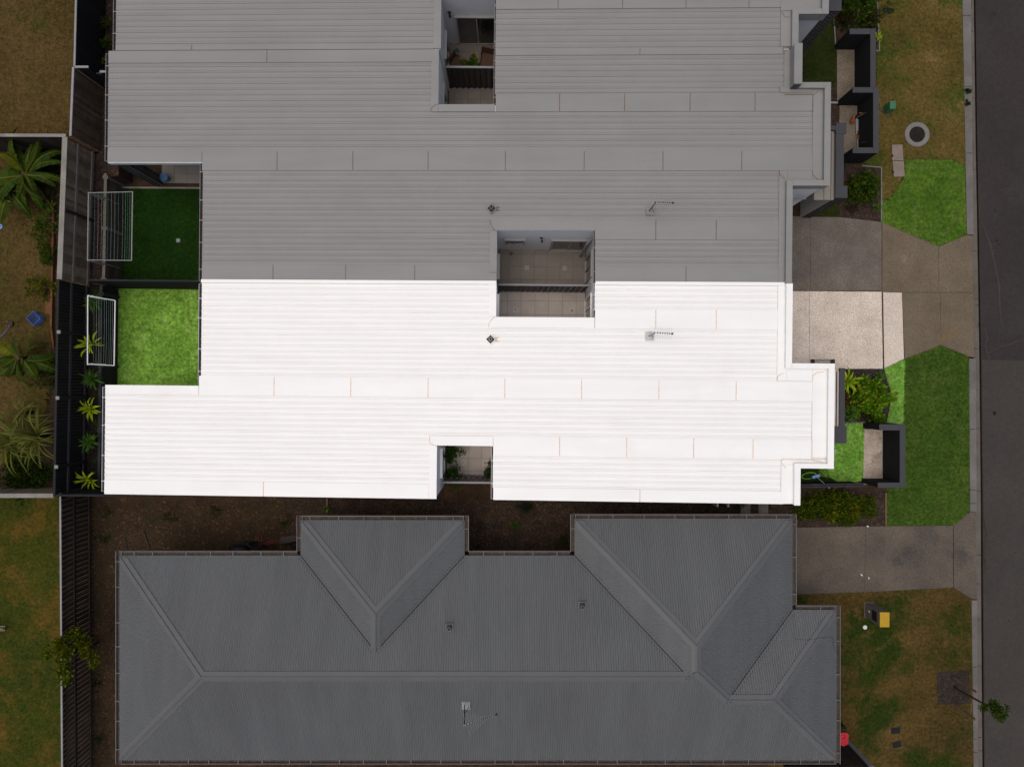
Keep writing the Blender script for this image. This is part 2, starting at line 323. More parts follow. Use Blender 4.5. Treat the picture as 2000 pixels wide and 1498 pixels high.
def pebbles(name, label, poly, z, mname, dens=260, r=.025, cat='pebbles', flat=.5, holes=()):
    P = scatter(poly, dens)
    for q in holes: P = P[~inside(P, q)]
    n = len(P); R = r*(.4 + nr.rand(n)); ang = nr.rand(n)*6.28; el = .6 + .8*nr.rand(n)
    V = np.zeros((n, 5, 3))
    for i in range(4):
        t = ang + i*np.pi/2 + .4*(nr.rand(n)-.5); k = R*(el if i % 2 else 1/el)
        V[:, i] = np.c_[P[:, 0]+np.cos(t)*k, P[:, 1]+np.sin(t)*k, np.full(n, z)]
    V[:, 4] = np.c_[P[:, 0]+R*.3*nr.randn(n), P[:, 1]+R*.3*nr.randn(n), z + R*flat*(.5+nr.rand(n))]
    f = np.array([[0,1,4],[1,2,4],[2,3,4],[3,0,4]]); Fc = (f[None] + 5*np.arange(n)[:, None, None]).reshape(-1, 3)
    o = link(name, npmesh(name, V.reshape(-1, 3), Fc, mname))
    return setp(o, label, cat, kind='stuff')

# ------------------------------------------------------------------ the setting: ground, road, lawns, drives
sheet('ground', [(-200,-200),(200,-200),(200,200),(-200,200)], -.24, 'ground', px=False)
KA = [(-200,1875),(0,1879),(300,1885),(460,1888),(700,1892),(1000,1894),(1170,1897),(1498,1901),(1700,1903)]      # verge edge (photo row, column)
KB = [(-200,1892),(0,1896),(300,1899),(460,1901),(700,1905),(1000,1907),(1170,1908),(1498,1909.5),(1700,1911)]
KD = [(-200,1901),(0,1905),(300,1909),(460,1912),(700,1916),(1000,1919),(1170,1919.5),(1498,1922),(1700,1924)]
def kx(K, y): return float(np.interp(y, [a for a, _ in K], [b for _, b in K]))
lot_poly = [g(x, y) for y, x in KA] + [(-15.6, -18), (-15.6, 18)]
o = MB().prism(lot_poly, -.23, 0).build('lot_soil', 'soil'); o['kind'] = 'structure'
ROADZ = -.12
rp = [g(x, y, ROADZ) for y, x in KD] + [(60, -18), (60, 18)]
sheet('road', rp, ROADZ, 'asphalt', px=False)
# resurfaced half of the road beyond the transverse joint
pp = [g(kx(KD, y)+2, y, ROADZ+.004) for y in (703, 800, 900, 1000, 1200, 1500, 1650)] + [g(2300, 1650), g(2300, 706)]
M['asphalt_new'] = mat('greyer asphalt', [(.3,(.034,.0295,.0262)), (.7,(.043,.038,.034))], .3, 6, speck=[(28,.28),(6,.08)], patch=[(.5,(.030,.027,.026),.56,.75)], rough=.9)
M['stain'] = mat('pale silt stain', C((.044,.039,.034), .1), 2, speck=[(40,.3)])
sheet('road', pp, ROADZ+.004, 'asphalt_new', px=False)
def ribbon(pts, w, z, mname, name):
    P = [np.array(g(x, y, z)) for x, y in pts]; l = []; r = []
    for i, p in enumerate(P):
        d = P[min(i+1, len(P)-1)] - P[max(i-1, 0)]; d /= np.linalg.norm(d); n = np.array([-d[1], d[0]]); k = w*(.4+.6*math.sin(math.pi*(i+.3)/len(P)))*rng.uniform(.7, 1.3)
        l.append(tuple(p+n*k)); r.append(tuple(p-n*k))
    m = MB()
    n = len(P); m.add([(*a, z) for a in l]+[(*a, z) for a in r], [(i, n+i, n+i+1, i+1) for i in range(n-1)])
    o = m.build(name, mname); o['kind'] = 'structure'
ribbon([(1914,425),(1924,450),(1935,480),(1944,520),(1952,560),(1953,600),(1957,640)], .025, ROADZ+.009, 'stain', 'road_stain')
ribbon([(1930,690),(1950,678),(1975,672),(2005,660)], .018, ROADZ+.009, 'stain', 'road_stain')
for x, y, r in ((1942,807,4.5),(1946,470,2.2),(1950,478,1.6),(1970,1212,1.2)):
    m = MB(); cx, cy = g(x, y, ROADZ); k = r/54
    m.add([(cx+k*rng.uniform(.7,1.1)*math.cos(i*.5236), cy+k*rng.uniform(.7,1.1)*math.sin(i*.5236), ROADZ+.008) for i in range(12)], [tuple(range(12))])
    o = m.build('oil_spot', 'iron'); o['kind'] = 'structure'
ribbon([(1921,700),(1934,688),(1950,682),(1968,678),(1988,668),(2010,664)], .012, ROADZ+.012, 'silt', 'road_crack')
ribbon([(1922,640),(1929,660),(1924,678),(1932,700)], .02, ROADZ+.010, 'stain', 'road_stain')
ribbon([(1921,1010),(1926,1040),(1923,1080),(1925,1120)], .03, ROADZ+.010, 'silt', 'road_stain')
for _ in range(46):
    x, y = rng.uniform(1925, 2010), rng.uniform(-10, 1510); cx, cy = g(x, y, ROADZ); k = rng.choice((.012, .016, .022, .03)); m = MB()
    m.add([(cx+k*rng.uniform(.6, 1.2)*math.cos(i*.785), cy+k*rng.uniform(.6, 1.2)*math.sin(i*.785), ROADZ+.0085) for i in range(8)], [tuple(range(8))])
    o = m.build('road_spot', rng.choice(('iron', 'stain', 'silt'))); o['kind'] = 'structure'
# kerb stones and channel, cut at their joints; dropped across the two driveways
def band(KL, KR, y0, y1, z0, z1, name, mname, parent, step=60):
    ys = list(np.linspace(y0, y1, max(2, int((y1-y0)/step)+2)))
    poly = [g(kx(KL, y), y) for y in ys] + [g(kx(KR, y), y) for y in ys[::-1]]
    return MB().prism(poly, z0, z1).build(name, mname, parent)
kerb = thing('kerb', None, None); kerb['kind'] = 'structure'
kj = [-190, -80, 32, 170, 300, 459]
for a, b in zip(kj, kj[1:]): band(KA, KB, a+.5, b-.5, -.2, .022, 'kerb_stone', 'kerb', kerb)
for a, b in ((700, 838), (838, 957), (957, 983), (983, 999.5), (1171, 1302), (1302, 1442), (1442, 1468), (1468, 1640)): band(KA, KB, a+.5, b-.5, -.2, .022, 'kerb_stone', 'kerb', kerb)
KB2 = [(a, b+1.2) for a, b in KB]
cj = [-190, -60, 60, 190, 330, 489, 584, 681, 837, 960, 1085, 1141, 1302, 1442, 1468, 1640]
for a, b in zip(cj, cj[1:]): band(KB2, KD, a+.4, b-.4, -.2, -.095, 'channel_stone', 'kerb2', kerb)
for a, b in ((-190, 459), (1171, 1640)):
    ys = list(np.linspace(a, b, 30)); m = MB()
    poly = [g(kx(KB, y)+1.2, y) for y in ys] + [g(kx(KB, y)+rng.uniform(2.5, 5), y) for y in ys[::-1]]
    m.prism(poly, -.12, -.09).build('silt', 'silt', kerb)
lx0 = [g(x, y) for x, y in ((1897,185),(1902,192))]
# lawns ----------------------------------------------------------------
LZ = .012
def lawn_patch(nm, label, pts, mname, dens, h=.035, z=LZ, holes=()):
    o, poly = sheet('lawn', pts, z, mname)
    return grass('grass', label, poly, z-.002, mname+'_b', dens, h, holes=holes)
manhole_hole = [g(1790+52*math.cos(a), 263+52*math.sin(a)) for a in np.linspace(0, 6.2, 14)]
lawn_patch('verge', 'dry brown and olive grass on the verge around the manhole', [(1712,-60),(1876,-60),(1879,0),(1885,300),(1886,325),(1860,311),(1768,311),(1766,340),(1740,392),(1722,392),(1722,330),(1640,325),(1640,300),(1712,300)], 'lawn_dry', 1500)
lawn_patch('verge', 'bright green mown grass patch above the shared driveway', [(1768,312.5),(1858,312.5),(1884,325),(1887,459),(1833,481),(1722,434),(1722,392),(1738,388),(1768,346)], 'lawn_patch', 3600, .04)
lawn_patch('verge', 'dark green mown grass on the verge below the shared driveway', [(1837,675),(1892,697),(1894,1000),(1862,1025),(1732,1027),(1732,953),(1764,953),(1768,701)], 'lawn_verge', 2600, .04)
lawn_patch('front', 'bright green lawn strip inside the front boundary beside the shrubs', [(1767,701.5),(1764,829),(1731,828),(1738,800),(1741,765),(1733,742),(1727,720)], 'lawn_front', 4200, .04)
lawn_patch('front', 'bright green front lawn between white house and pebble pad', [(1600,826),(1688,824),(1686,938),(1660,942),(1636,940),(1622,932),(1600,930)], 'lawn_front', 4200, .04)
lawn_patch('front', 'shaded dark grass in the corner below the white house', [(1540,880),(1600,890),(1622,932),(1636,941),(1540,948)], 'lawn_shade', 1600)
lawn_patch('front', 'dark green grass in front of the top grey house', [(1540,30),(1634,30),(1634,172),(1540,172)], 'lawn_shade', 1600)
lawn_patch('front', 'narrow dark grass beside the brick pier', [(1590,385),(1639,385),(1639,424),(1590,420)], 'lawn_shade', 1600)
lawn_patch('lower', 'patchy brown and green lawn in front of the charcoal roofed house', [(1540,1161),(1862,1147),(1898,1171),(1902,1560),(1500,1560),(1500,1161)], 'lawn_house', 1500)
lawn_patch('rear', 'bright green rear lawn of the white house', [(228,556),(400,556),(400,770),(226,770)], 'lawn_bright', 4600, .045)
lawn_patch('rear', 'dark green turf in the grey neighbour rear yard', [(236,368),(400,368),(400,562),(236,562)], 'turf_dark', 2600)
# neighbours behind, on the higher side
o = MB().prism([(-60,-3.62),(-14.95,-3.62),(-14.78,3.4),(-14.6,8.1),(-14.36,8.1),(-14.3,10.3),(-14.2,18),(-60,18)], -.22, .95).build('rear_terrace', 'soil'); o['kind'] = 'structure'
RZ = .95
lawn_patch('rear_up', 'dry brown lawn in the top left corner behind the black fence', [(-150,-60),(147,-60),(144,130),(138,264),(-150,266)], 'lawn_dry_left', 1300, z=RZ+.012)
lawn_patch('rear_mid', 'sparse tan grass in the back garden with the blue crate', [(-150,272),(30,300),(75,380),(103,450),(101,610),(98,770),(60,900),(-150,930)], 'lawn_dry_left', 1100, z=RZ+.012)
lawn_patch('rear_low', 'green and tan mown lawn in the bottom left corner', [(-150,967),(118,967),(123,1560),(-150,1560)], 'lawn_lower', 1500)
# drives -----------------------------------------------------------------
def slabs(name, label, polys, mname, z=.03):
    d = thing(name, None, None); d['kind'] = 'structure'
    for pts, mm in polys:
        poly = [g(x, y, z) for x, y in pts]
        MB().prism(poly, -.1, z).build('slab', mm or mname, d)
    return d
slabs('driveway', '', [([(1500,420),(1582.6,424),(1582.6,567.6),(1500,567.6)], 'agg_dim'), ([(1583,424),(1640,424.5),(1722,434),(1722,568),(1583,567.8)], 'agg_dim')], None)
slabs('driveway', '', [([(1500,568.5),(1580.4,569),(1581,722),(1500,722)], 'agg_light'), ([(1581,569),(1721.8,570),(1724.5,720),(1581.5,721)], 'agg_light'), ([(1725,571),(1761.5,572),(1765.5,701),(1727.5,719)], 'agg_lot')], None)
slabs('driveway', '', [([(1723.2,434.5),(1833.2,482),(1833.2,571),(1723.2,571)], 'agg_cross'), ([(1833.8,482),(1887,459.5),(1899,460.5),(1901,571.2),(1833.8,571)], 'agg_cross'),
                       ([(1762,571.7),(1836.3,571.7),(1837.3,674.5),(1767,701)], 'agg_cross'), ([(1836.9,571.7),(1901,571.9),(1903,698.5),(1892.5,696),(1837.5,674)], 'agg_cross')], None, z=.024)
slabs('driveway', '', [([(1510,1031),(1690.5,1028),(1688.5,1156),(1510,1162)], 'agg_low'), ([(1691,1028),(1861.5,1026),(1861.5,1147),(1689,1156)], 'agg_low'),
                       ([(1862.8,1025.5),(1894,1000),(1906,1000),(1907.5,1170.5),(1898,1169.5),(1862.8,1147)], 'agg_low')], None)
# planting beds --------------------------------------------------------------
def bed(pts, z, mname, chips, label, cat='mulch', dens=420, r=.03, holes=(), flat=.5):
    o, poly = sheet('garden_bed', pts, z, mname)
    pebbles('bark_chips' if cat == 'mulch' else 'pebble_cover', label, poly, z, chips, dens, r, cat, flat, holes)
bed([(560,975),(1600,975),(1600,1100),(560,1100)], .008, 'pebble', 'stones', 'brown pebble cover beside the charcoal roofed house', 'pebbles', 700, .022)
bed([(1540,960),(1731,960),(1731,1027.5),(1540,1029)], .016, 'mulch', 'chips', 'red brown bark under the hedge')
bed([(1640,721),(1727,721),(1733,742),(1740,765),(1737,800),(1730,829),(1640,824)], .016, 'mulch_dark', 'chips_dark', 'dark bark under the white house front shrubs')
bed([(1560,300),(1720,325),(1722,433),(1640,423),(1640,385),(1560,385)], .014, 'mulch', 'chips', 'red brown bark bed of the middle grey house')
bed([(1632,-40),(1716,-40),(1716,60),(1632,60)], .014, 'mulch', 'chips', 'brown bark bed at the top grey house')
bed([(1634,96),(1634.5,40),(1640,40),(1640,330),(1560,330),(1560,172),(1622,172)], .010, 'mulch', 'chips', 'bare brown strip by the grey house fronts', dens=150)
bed([(1830,1312),(1893,1309),(1894,1372),(1870,1377),(1831,1374)], .02, 'mulch_dark', 'chips_dark', 'square dark bark patch at the street tree')
pebbles('soil_litter', 'dry leaf and clod litter on the bare side yard soil', [g(*p) for p in ((182,978),(560,978),(575,1078),(228,1078),(226,1500),(180,1500))], .004, 'clods', 90, .035, 'soil litter', .4)
shade_weeds = [g(*p) for p in ((182,980),(560,980),(575,1078),(228,1078),(226,1500),(182,1500))]
grass('grass', 'thin dark weedy grass over the bare side yard soil', shade_weeds, .002, 'soil_b', 700, .04)
# raised strip along the rear fence and its retaining walls
o = MB().prism([(-14.72,3.42),(-14.22,3.42),(-14.15,7.2),(-13.75,7.25),(-13.6,18),(-14.15,18),(-14.28,10.3),(-14.42,8.05),(-14.6,8.0)], -.2, .95).build('raised_bed', 'mulch'); o['kind'] = 'structure'
pebbles('bark_chips', 'brown bark on the raised strip of the grey rear yards', [(-14.7,3.45),(-14.24,3.45),(-14.17,7.2),(-13.75,7.3),(-13.6,14),(-14.15,14),(-14.4,8.05),(-14.6,8.0)], .95, 'chips', 380, .03, 'mulch')
o = MB().prism([(-14.93,-3.6),(-14.4,-3.6),(-14.33,3.38),(-14.8,3.38)], -.2, .95).build('raised_bed', 'mulch_black'); o['kind'] = 'structure'
pebbles('bark_chips', 'dark bark on the raised strip behind the white house', [(-14.9,-3.55),(-14.42,-3.55),(-14.36,3.35),(-14.78,3.35)], .95, 'mulch_black', 380, .028, 'mulch')
# front courtyard pads
for pts, mm in (([(1687,838),(1726,838),(1725,946),(1685,946)], 'pad'), ([(1634,97),(1674,97),(1674,200),(1634.5,200)], 'pad_dim'), ([(1639,204),(1680,204),(1680,310),(1639,310)], 'pad_dim')):
    o = MB().prism([g(*p) for p in pts], -.05, .028).build('courtyard_pad', mm); o['kind'] = 'structure'

# ------------------------------------------------------------------ terrace houses (built in the row's own axes)
PITCH = .183
def ribbed(house, u0, u1, v0, v1, mats, phase=0.0):
    """one run of trapezoidal roof sheeting; ribs run along u"""
    pts = [(v0-.025, -.006, 0), (v0, 0.0, 0)]
    k = math.ceil((v0 - phase)/PITCH); v = k*PITCH + phase
    while v < v1 + 1e-6:
        for dv, h, mi in ((-.036, 0, 0), (-.020, .013, 1), (.020, .013, 0), (.036, 0, 1)):
            if v0 < v + dv < v1: pts.append((v+dv, h, mi))
        v += PITCH
    pts.append((v1, 0.0, 0)); pts.append((v1+.025, -.006, 0))
    m = MB(True); vs = []
    for vv, h, _ in pts: vs += [(u0, vv, zr(u0)+h), (u1, vv, zr(u1)+h)]
    m.v = vs
    for i in range(len(pts)-1):
        m.f.append((2*i, 2*i+1, 2*i+3, 2*i+2)); m.m.append(pts[i+1][2])
    return m.build('roof_sheet', mats, house)
def panels(house, us, v0, v1, mats, d=.024, rust=True):
    """flat flashing pans laid end to end with rusty lap seams between them"""
    for a, b in zip(us, us[1:]):
        m = MB(True).rbox(a+.006, b-.006, v0, v1, d-.03, d, 0)
        m.rbox(a+.02, b-.02, v0-.006, v0-.001, d-.03, d-.010, 1)
        m.build('flashing_panel', [mats[0], mats[1]], house)
    if rust:
        for u in us[1:]:
            MB(True).rbox(u-.011, u+.011, v0+.004, v1-.004, d-.02, d+.0035).build('seam', mats[2], house)
def us_px(pxs, py): return [to_row(*rp_(x, py))[0] for x in pxs]
def rp_(px, py, dz=.036):
    z = 3.3
    for _ in range(8):
        X, Y = g(px, py, z + dz); u, v = to_row(X, Y); z = zr(u)
    return X, Y
def strip(house, u0, u1, v0, v1, mats, d=.04, name='flashing'):
    return MB(True).rbox(u0, u1, v0, v1, d-.03, d).build(name, mats[0], house)
def parapet(house, u0, u1, v0, v1, mats, top=.18):
    p = MB(True).rbox(u0, u1, v0, v1, -.25, top-.02).build('parapet', mats[0], house)
    MB(True).rbox(u0-.012, u1+.012, v0-.012, v1+.012, top-.018, top).build('cap', mats[0], p)
def seamline(house, pts, mats, d=.047, w=.009):
    """rust bleeding from a mitred flashing joint"""
    m = MB(True)
    for (a, b), (c, e) in zip(pts, pts[1:]):
        L = math.hypot(c-a, e-b); nx, ny = -(e-b)/L*w, (c-a)/L*w
        m.add([(a+nx, b+ny, zr(a)+d), (a-nx, b-ny, zr(a)+d), (c-nx, e-ny, zr(c)+d), (c+nx, e+ny, zr(c)+d)], [(0, 1, 2, 3)])
    m.build('seam', mats[2], house)
def gutter(house, u, v0, v1, mname, bm, w=.10, n=None, zoff=-.03):
    """box gutter under an eave that faces -u, with its strap brackets"""
    z = zr(u) + zoff
    m = MB(True)
    m.box(u-w-.014, u-w, v0, v1, z-.11, z, 0); m.box(u-w, u+.05, v0, v1, z-.11, z-.085, 1); m.box(u+.05, u+.06, v0, v1, z-.11, z-.03, 0)
    m.box(u-w-.014, u+.05, v0-.008, v0, z-.11, z, 0); m.box(u-w-.014, u+.05, v1, v1+.008, z-.11, z, 0)
    gt = m.build('gutter', [mname, 'gutter_in'], house)
    n = n or max(2, int((v1-v0)/.8))
    for i in range(n):
        v = v0 + (v1-v0)*(i+.5+rng.uniform(-.15, .15))/n
        MB(True).box(u-w-.018, u+.03, v-.012, v+.012, z+.001, z+.008).build('bracket', bm, gt)
def brick_wall(house, name, u0, u1, v0, v1, z0, z1, faces=('s',)):
    """mortar core with every brick of the outer skin standing proud"""
    b = MB(True).box(u0, u1, v0, v1, z0, z1).build(name, 'mortar', house)
    org = ORI[b.name]; bl, bh, j = .23, .074, .013
    def run(L): 
        return max(1, round(L/(bl+j)))
    key = {}
    nc = int((z1-z0)/(bh+j))
    for c in range(nc):
        zc = z0 + (c+.5)*(bh+j)
        for f in faces:
            L = (u1-u0) if f in 'sn' else (v1-v0); n = run(L); wd = L/n
            x = 0 if c % 2 == 0 else -wd/2
            while x < L - 1e-6:
                a, e = max(0, x), min(L, x+wd); x += wd
                if e-a < .03: continue
                k = (f in 'sn', round(e-a-j, 3))
                if k not in key:
                    hw = (e-a-j)/2
                    mb = MB().box(-hw, hw, -.004, .004, -bh/2, bh/2) if k[0] else MB().box(-.004, .004, -hw, hw, -bh/2, bh/2)
                    key[k] = mb.mesh('brick', 'brick')
                mid = (a+e)/2
                uu, vv = {'s': (u0+mid, v0), 'n': (u0+mid, v1), 'e': (u1, v0+mid), 'w': (u0, v0+mid)}[f]
                X, Y = to_world(uu, vv)
                o = link('brick', key[k], b, (X-org[0], Y-org[1], zc-org[2]), -TH)
def window(house, face, a0, a1, at, z0, z1, fm, blind=None, sill=True, name='window', mull=True, d=.05):
    """face 'e': in a wall facing +u at u=at, spanning v a0..a1; 's': facing -v at v=at, spanning u"""
    def bx(m, p0, p1, q0, q1, za, zb, mi=0):            # p along the wall, q outwards from the wall
        if face == 'e': m.box(at+q0, at+q1, p0, p1, za, zb, mi)
        elif face == 'w': m.box(at-q1, at-q0, p0, p1, za, zb, mi)
        else: m.box(p0, p1, at-q1, at-q0, za, zb, mi)
    t = .05
    m = MB(True); bx(m, a0+t, a1-t, .002, .012, z0+t, z1-t); w = m.build(name, 'glass', house)
    m = MB(True); bx(m, a0, a0+t, .002, d, z0, z1); bx(m, a1-t, a1, .002, d, z0, z1); bx(m, a0+t, a1-t, .002, d, z1-t, z1); bx(m, a0+t, a1-t, .002, d, z0, z0+t)
    m.build('frame', fm, w)
    mid = (a0+a1)/2
    if mull:
        m = MB(True); bx(m, mid-.02, mid+.02, .012, d-.01, z0+t, z1-t); m.build('mullion', fm, w)
    if blind:
        m = MB(True); b0, b1 = (a0+t+.02, mid-.03) if blind == 'l' else (mid+.03, a1-t-.02)
        bx(m, b0, b1, .013, .018, z0+t+.02, z1-t-.02); m.build('pane', 'curtain', w)
    if sill:
        m = MB(True); bx(m, a0-.03, a1+.03, .002, .09, z1+.004, z1+.05); m.build('head_flashing', fm, w)
    return w
def tiles(name, u0, u1, v0, v1, mname, s=.45, z=.03, ou=0, ov=0):
    f = MB(True).box(u0, u1, v0, v1, -.05, z-.006).build(name, 'grout'); f['kind'] = 'structure'
    key = {}; nu = math.ceil((u1-u0+ou)/s); nv = math.ceil((v1-v0+ov)/s)
    for i in range(nu):
        for jj in range(nv):
            a, b = max(u0, u0-ou+i*s)+.004, min(u1, u0-ou+(i+1)*s)-.004; c, d = max(v0, v0-ov+jj*s)+.004, min(v1, v0-ov+(jj+1)*s)-.004
            if b-a < .04 or d-c < .04: continue
            k = (round(b-a, 3), round(d-c, 3))
            if k not in key: key[k] = MB().box(-k[0]/2, k[0]/2, -k[1]/2, k[1]/2, -.02, 0).mesh('tile', mname)
            link('tile', key[k], f, (*to_world((a+b)/2, (c+d)/2), z), -TH)
    return f
GW = ['roof_white', 'dirt_white', 'rust_white']; GG = ['roof_grey', 'dirt_grey', 'rust_grey']

# ---- the white house in the middle -------------------------------------------------
W = thing('terrace_house', 'white roofed terrace house in the middle of the row', 'house', (*to_world(-2, 0), 0))
def blocks(house, lst, mname, z0=0):
    for b in lst: MB(True).wbox(*b, z0, -.012).build('wall', mname, house)
blocks(W, [(-12.6,-9.6,-3.64,-.3), (-9.6,-2.38,-3.64,3.17), (-2.38,-.54,-1.96,3.17), (-.54,2.64,-1.96,2.08), (-.45,2.64,-3.64,-1.96), (2.64,8.6,-3.64,3.17), (8.6,9.9,-2.47,.66), (8.6,8.9,-3.64,-2.47)], 'wall_white')
for r in [(-9.98,-.75,.16,3.18), (-.75,8.28,.16,1.75), (2.58,8.28,2.36,3.18), (-13.1,9.37,-1.67,-.48), (-13.1,-2.6,-3.21,-1.67), (-.58,8.43,-3.28,-2.28)]:
    ribbed(W, *r, GW, .04)
panels(W, us_px((388,535,685,836,986,1136,1287,1438,1591), 758), -.47, .15, GW)
panels(W, [-13.1, us_px((388,), 758)[0]], -.47, -.17, GW, rust=False)
panels(W, us_px((1162,1281,1399,1522), 624), 1.76, 2.36, GW)
panels(W, us_px((963,1093,1224,1355,1471,1590), 872), -2.28, -1.67, GW)
panels(W, [-13.1] + us_px((514,838), 950), -3.68, -3.22, GW)
panels(W, us_px((963,1250,1531), 965), -3.68, -3.29, GW)
strip(W, -2.6, -.585, -1.985, -1.68, GW); strip(W, -2.6, -2.36, -3.68, -1.99, GW)
strip(W, -.75, 2.575, 1.76, 2.10, GW); strip(W, -.75, -.52, 2.105, 3.18, GW)
seamline(W, [(-2.6,-1.68),(-2.59,-1.9),(-2.45,-1.99),(-2.36,-1.99)], GW); seamline(W, [(-.75,1.77),(-.74,1.92),(-.62,2.05),(-.56,2.1)], GW)
strip(W, 8.28, 8.56, .16, 3.17, GW); strip(W, 8.565, 9.37, .16, .62, GW); strip(W, 9.375, 9.88, -2.21, .62, GW); strip(W, 8.43, 9.88, -2.45, -2.285, GW, .034); strip(W, 8.435, 8.86, -3.67, -2.455, GW)
seamline(W, [(8.28,.16),(8.29,.30),(8.4,.38),(8.5,.39)], GW); seamline(W, [(9.37,.17),(9.38,.34),(9.52,.44),(9.72,.45)], GW)
seamline(W, [(8.43,-2.29),(8.45,-2.42),(8.58,-2.56)], GW); seamline(W, [(9.375,-1.68),(9.375,-2.3),(9.6,-2.46+.12),(9.78,-2.37)], GW); seamline(W, [(8.43,-2.285),(9.37,-2.285)], GW, .05)
for r in [(8.5,8.67,.56,3.18), (8.682,9.79,.56,.70), (9.815,9.98,-2.53,.70), (8.99,9.8,-2.53,-2.40), (8.80,8.965,-3.68,-2.40)]: parapet(W, *r, GW)
for a, b in ((-9.98,-.53), (2.60,8.5)): MB(True).rbox(a, b, 3.13, 3.235, .0, .075).build('party_cap', 'roof_white', W)
gutter(W, -9.98, -.1, 3.10, 'gutter_white', 'bracket', n=4); gutter(W, -13.1, -3.6, -.25, 'gutter_white', 'bracket', n=4)
gutter(W, -.56, -3.66, -2.02, 'gutter_white', 'bracket', n=2, w=.06); gutter(W, 2.60, 2.13, 3.15, 'gutter_white', 'bracket', n=2, w=.05)
window(W, 'e', -3.15, -2.22, -2.38, .75, 2.05, 'frame_white', 'l'); window(W, 'e', 2.15, 2.95, -.54, .6, 2.05, 'frame_white')
window(W, 'w', 2.2, 3.05, 2.64, .05, 2.05, 'frame_white', name='sliding_door', sill=False)
# front porch: brick front wall with charcoal capping and a little cream lean-to roof
brick_wall(W, 'porch_wall', 10.50, 10.74, -1.3, .50, 0, 2.8, ('e', 'n')); brick_wall(W, 'porch_wall', 10.38, 10.80, -1.80, -1.31, 0, 2.8, ('s', 'e'))
for r in [(10.58,10.75,-1.28,.60), (10.02,10.82,-1.83,-1.285)]: MB(True).box(*r, 2.802, 2.86).build('porch_cap', 'cap_char', W)
p = MB(True).box(9.92, 10.575, -1.28, .56, 2.70, 2.76).build('porch_roof', 'beige', W)
for q in (10.2, 10.5): MB(True).box(q, q+.02, -1.27, .55, 2.761, 2.80).build('rib', 'beige', p)
seamline(W, [(10.42,-1.0),(10.48,-1.1),(10.5,-1.27)], ['', '', 'rust_white'], d=2.766-zr(10.45))
m = MB(True); m.box(9.35,9.9,.71,.73,3.1,3.3); m.build('letter_rail', 'frame_white', W)
# the grey driveway side step beside the porch
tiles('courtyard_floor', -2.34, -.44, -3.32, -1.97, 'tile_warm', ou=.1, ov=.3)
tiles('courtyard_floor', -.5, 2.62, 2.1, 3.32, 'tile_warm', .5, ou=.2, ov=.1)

# ---- the middle grey house ---------------------------------------------------------
B = thing('terrace_house', 'grey roofed terrace house with clothes line yard, joined above the white one', 'house', (*to_world(-2, 7), 0))
blocks(B, [(-12.6,-9.6,7.92,10.55), (-9.6,-2.44,3.19,10.55), (-2.44,-.54,3.19,8.8), (-.54,2.64,4.85,8.8), (-.5,2.64,8.8,10.55), (2.64,8.57,3.19,10.55), (8.57,9.72,6.27,9.36)], 'wall_dim')
for r in [(-13.1,-2.66,8.59,10.17), (-13.1,9.3,7.35,8.58), (-.63,8.4,9.17,10.36), (-9.98,8.28,5.19,6.72), (-9.98,-.75,3.73,5.18), (2.58,8.28,3.73,4.55)]:
    ribbed(B, *r, GG, .02)
panels(B, [-13.1] + us_px((521,846), 110), 10.18, 10.57, GG); panels(B, [-.63] + us_px((1250,1530), 100), 10.37, 10.57, GG)
panels(B, us_px((968,1093,1220,1348,1475,1599), 200), 8.59, 9.16, GG)
panels(B, us_px((394,541,689,836,987,1141,1295,1449,1600), 313), 6.73, 7.34, GG); panels(B, [-13.1, us_px((394,), 313)[0]], 7.0, 7.34, GG, rust=False)
panels(B, us_px((1162,1281,1399,1522), 449), 4.56, 5.18, GG)
panels(B, [-9.98] + us_px((533,675,810,957), 532), 3.19, 3.72, GG); panels(B, us_px((1162,1340,1522), 535), 3.19, 3.72, GG)
strip(B, -2.66, -2.42, 8.59, 10.57, GG); strip(B, -2.415, -.635, 8.59, 8.82, GG); strip(B, -.75, 2.575, 4.83, 5.18, GG); strip(B, -.75, -.52, 3.19, 4.825, GG)
seamline(B, [(-2.66,8.6),(-2.64,8.7),(-2.5,8.81),(-2.42,8.82)], GG); seamline(B, [(-.75,5.16),(-.72,5.02),(-.63,4.85),(-.56,4.83)], GG); seamline(B, [(-.75,3.5),(-.52,3.5)], GG)
strip(B, 8.285, 8.53, 3.19, 6.72, GG); strip(B, 8.535, 9.3, 6.3, 6.72, GG); strip(B, 9.305, 9.68, 6.3, 9.32, GG); strip(B, 8.285, 9.3, 9.165, 9.32, GG, .046); strip(B, 8.405, 8.65, 9.325, 10.5, GG)
seamline(B, [(8.28,6.72),(8.3,6.6),(8.46,6.45)], GG); seamline(B, [(9.3,6.72),(9.32,6.58),(9.5,6.42)], GG); seamline(B, [(9.3,8.55),(9.3,9.05),(9.45,9.2)], GG); seamline(B, [(8.42,9.1),(9.3,9.1)], GG, .05); seamline(B, [(8.4,10.35),(8.42,10.45),(8.56,10.5)], GG)
for r in [(8.475,8.64,3.19,6.38), (8.655,9.6,6.23,6.38), (9.615,9.78,6.23,9.41), (8.81,9.6,9.26,9.41)]: parapet(B, *r, GG)
p = MB(True).rbox(8.58, 8.8, 9.28, 10.5, -.25, .40).build('parapet', 'roof_grey', B); MB(True).rbox(8.565, 8.812, 9.275, 10.52, .402, .43).build('cap', 'roof_grey', p)
MB(True).rbox(8.585, 8.8, 9.255, 9.278, .0, .40).build('parapet_end_shade', 'charcoal', B)  # dark sheet painting the shade on the parapet's south end
gutter(B, -13.1, 7.05, 10.5, 'gutter_grey', 'bracket_dim', n=4); gutter(B, -9.98, 3.2, 6.98, 'gutter_grey', 'bracket_dim', n=5)
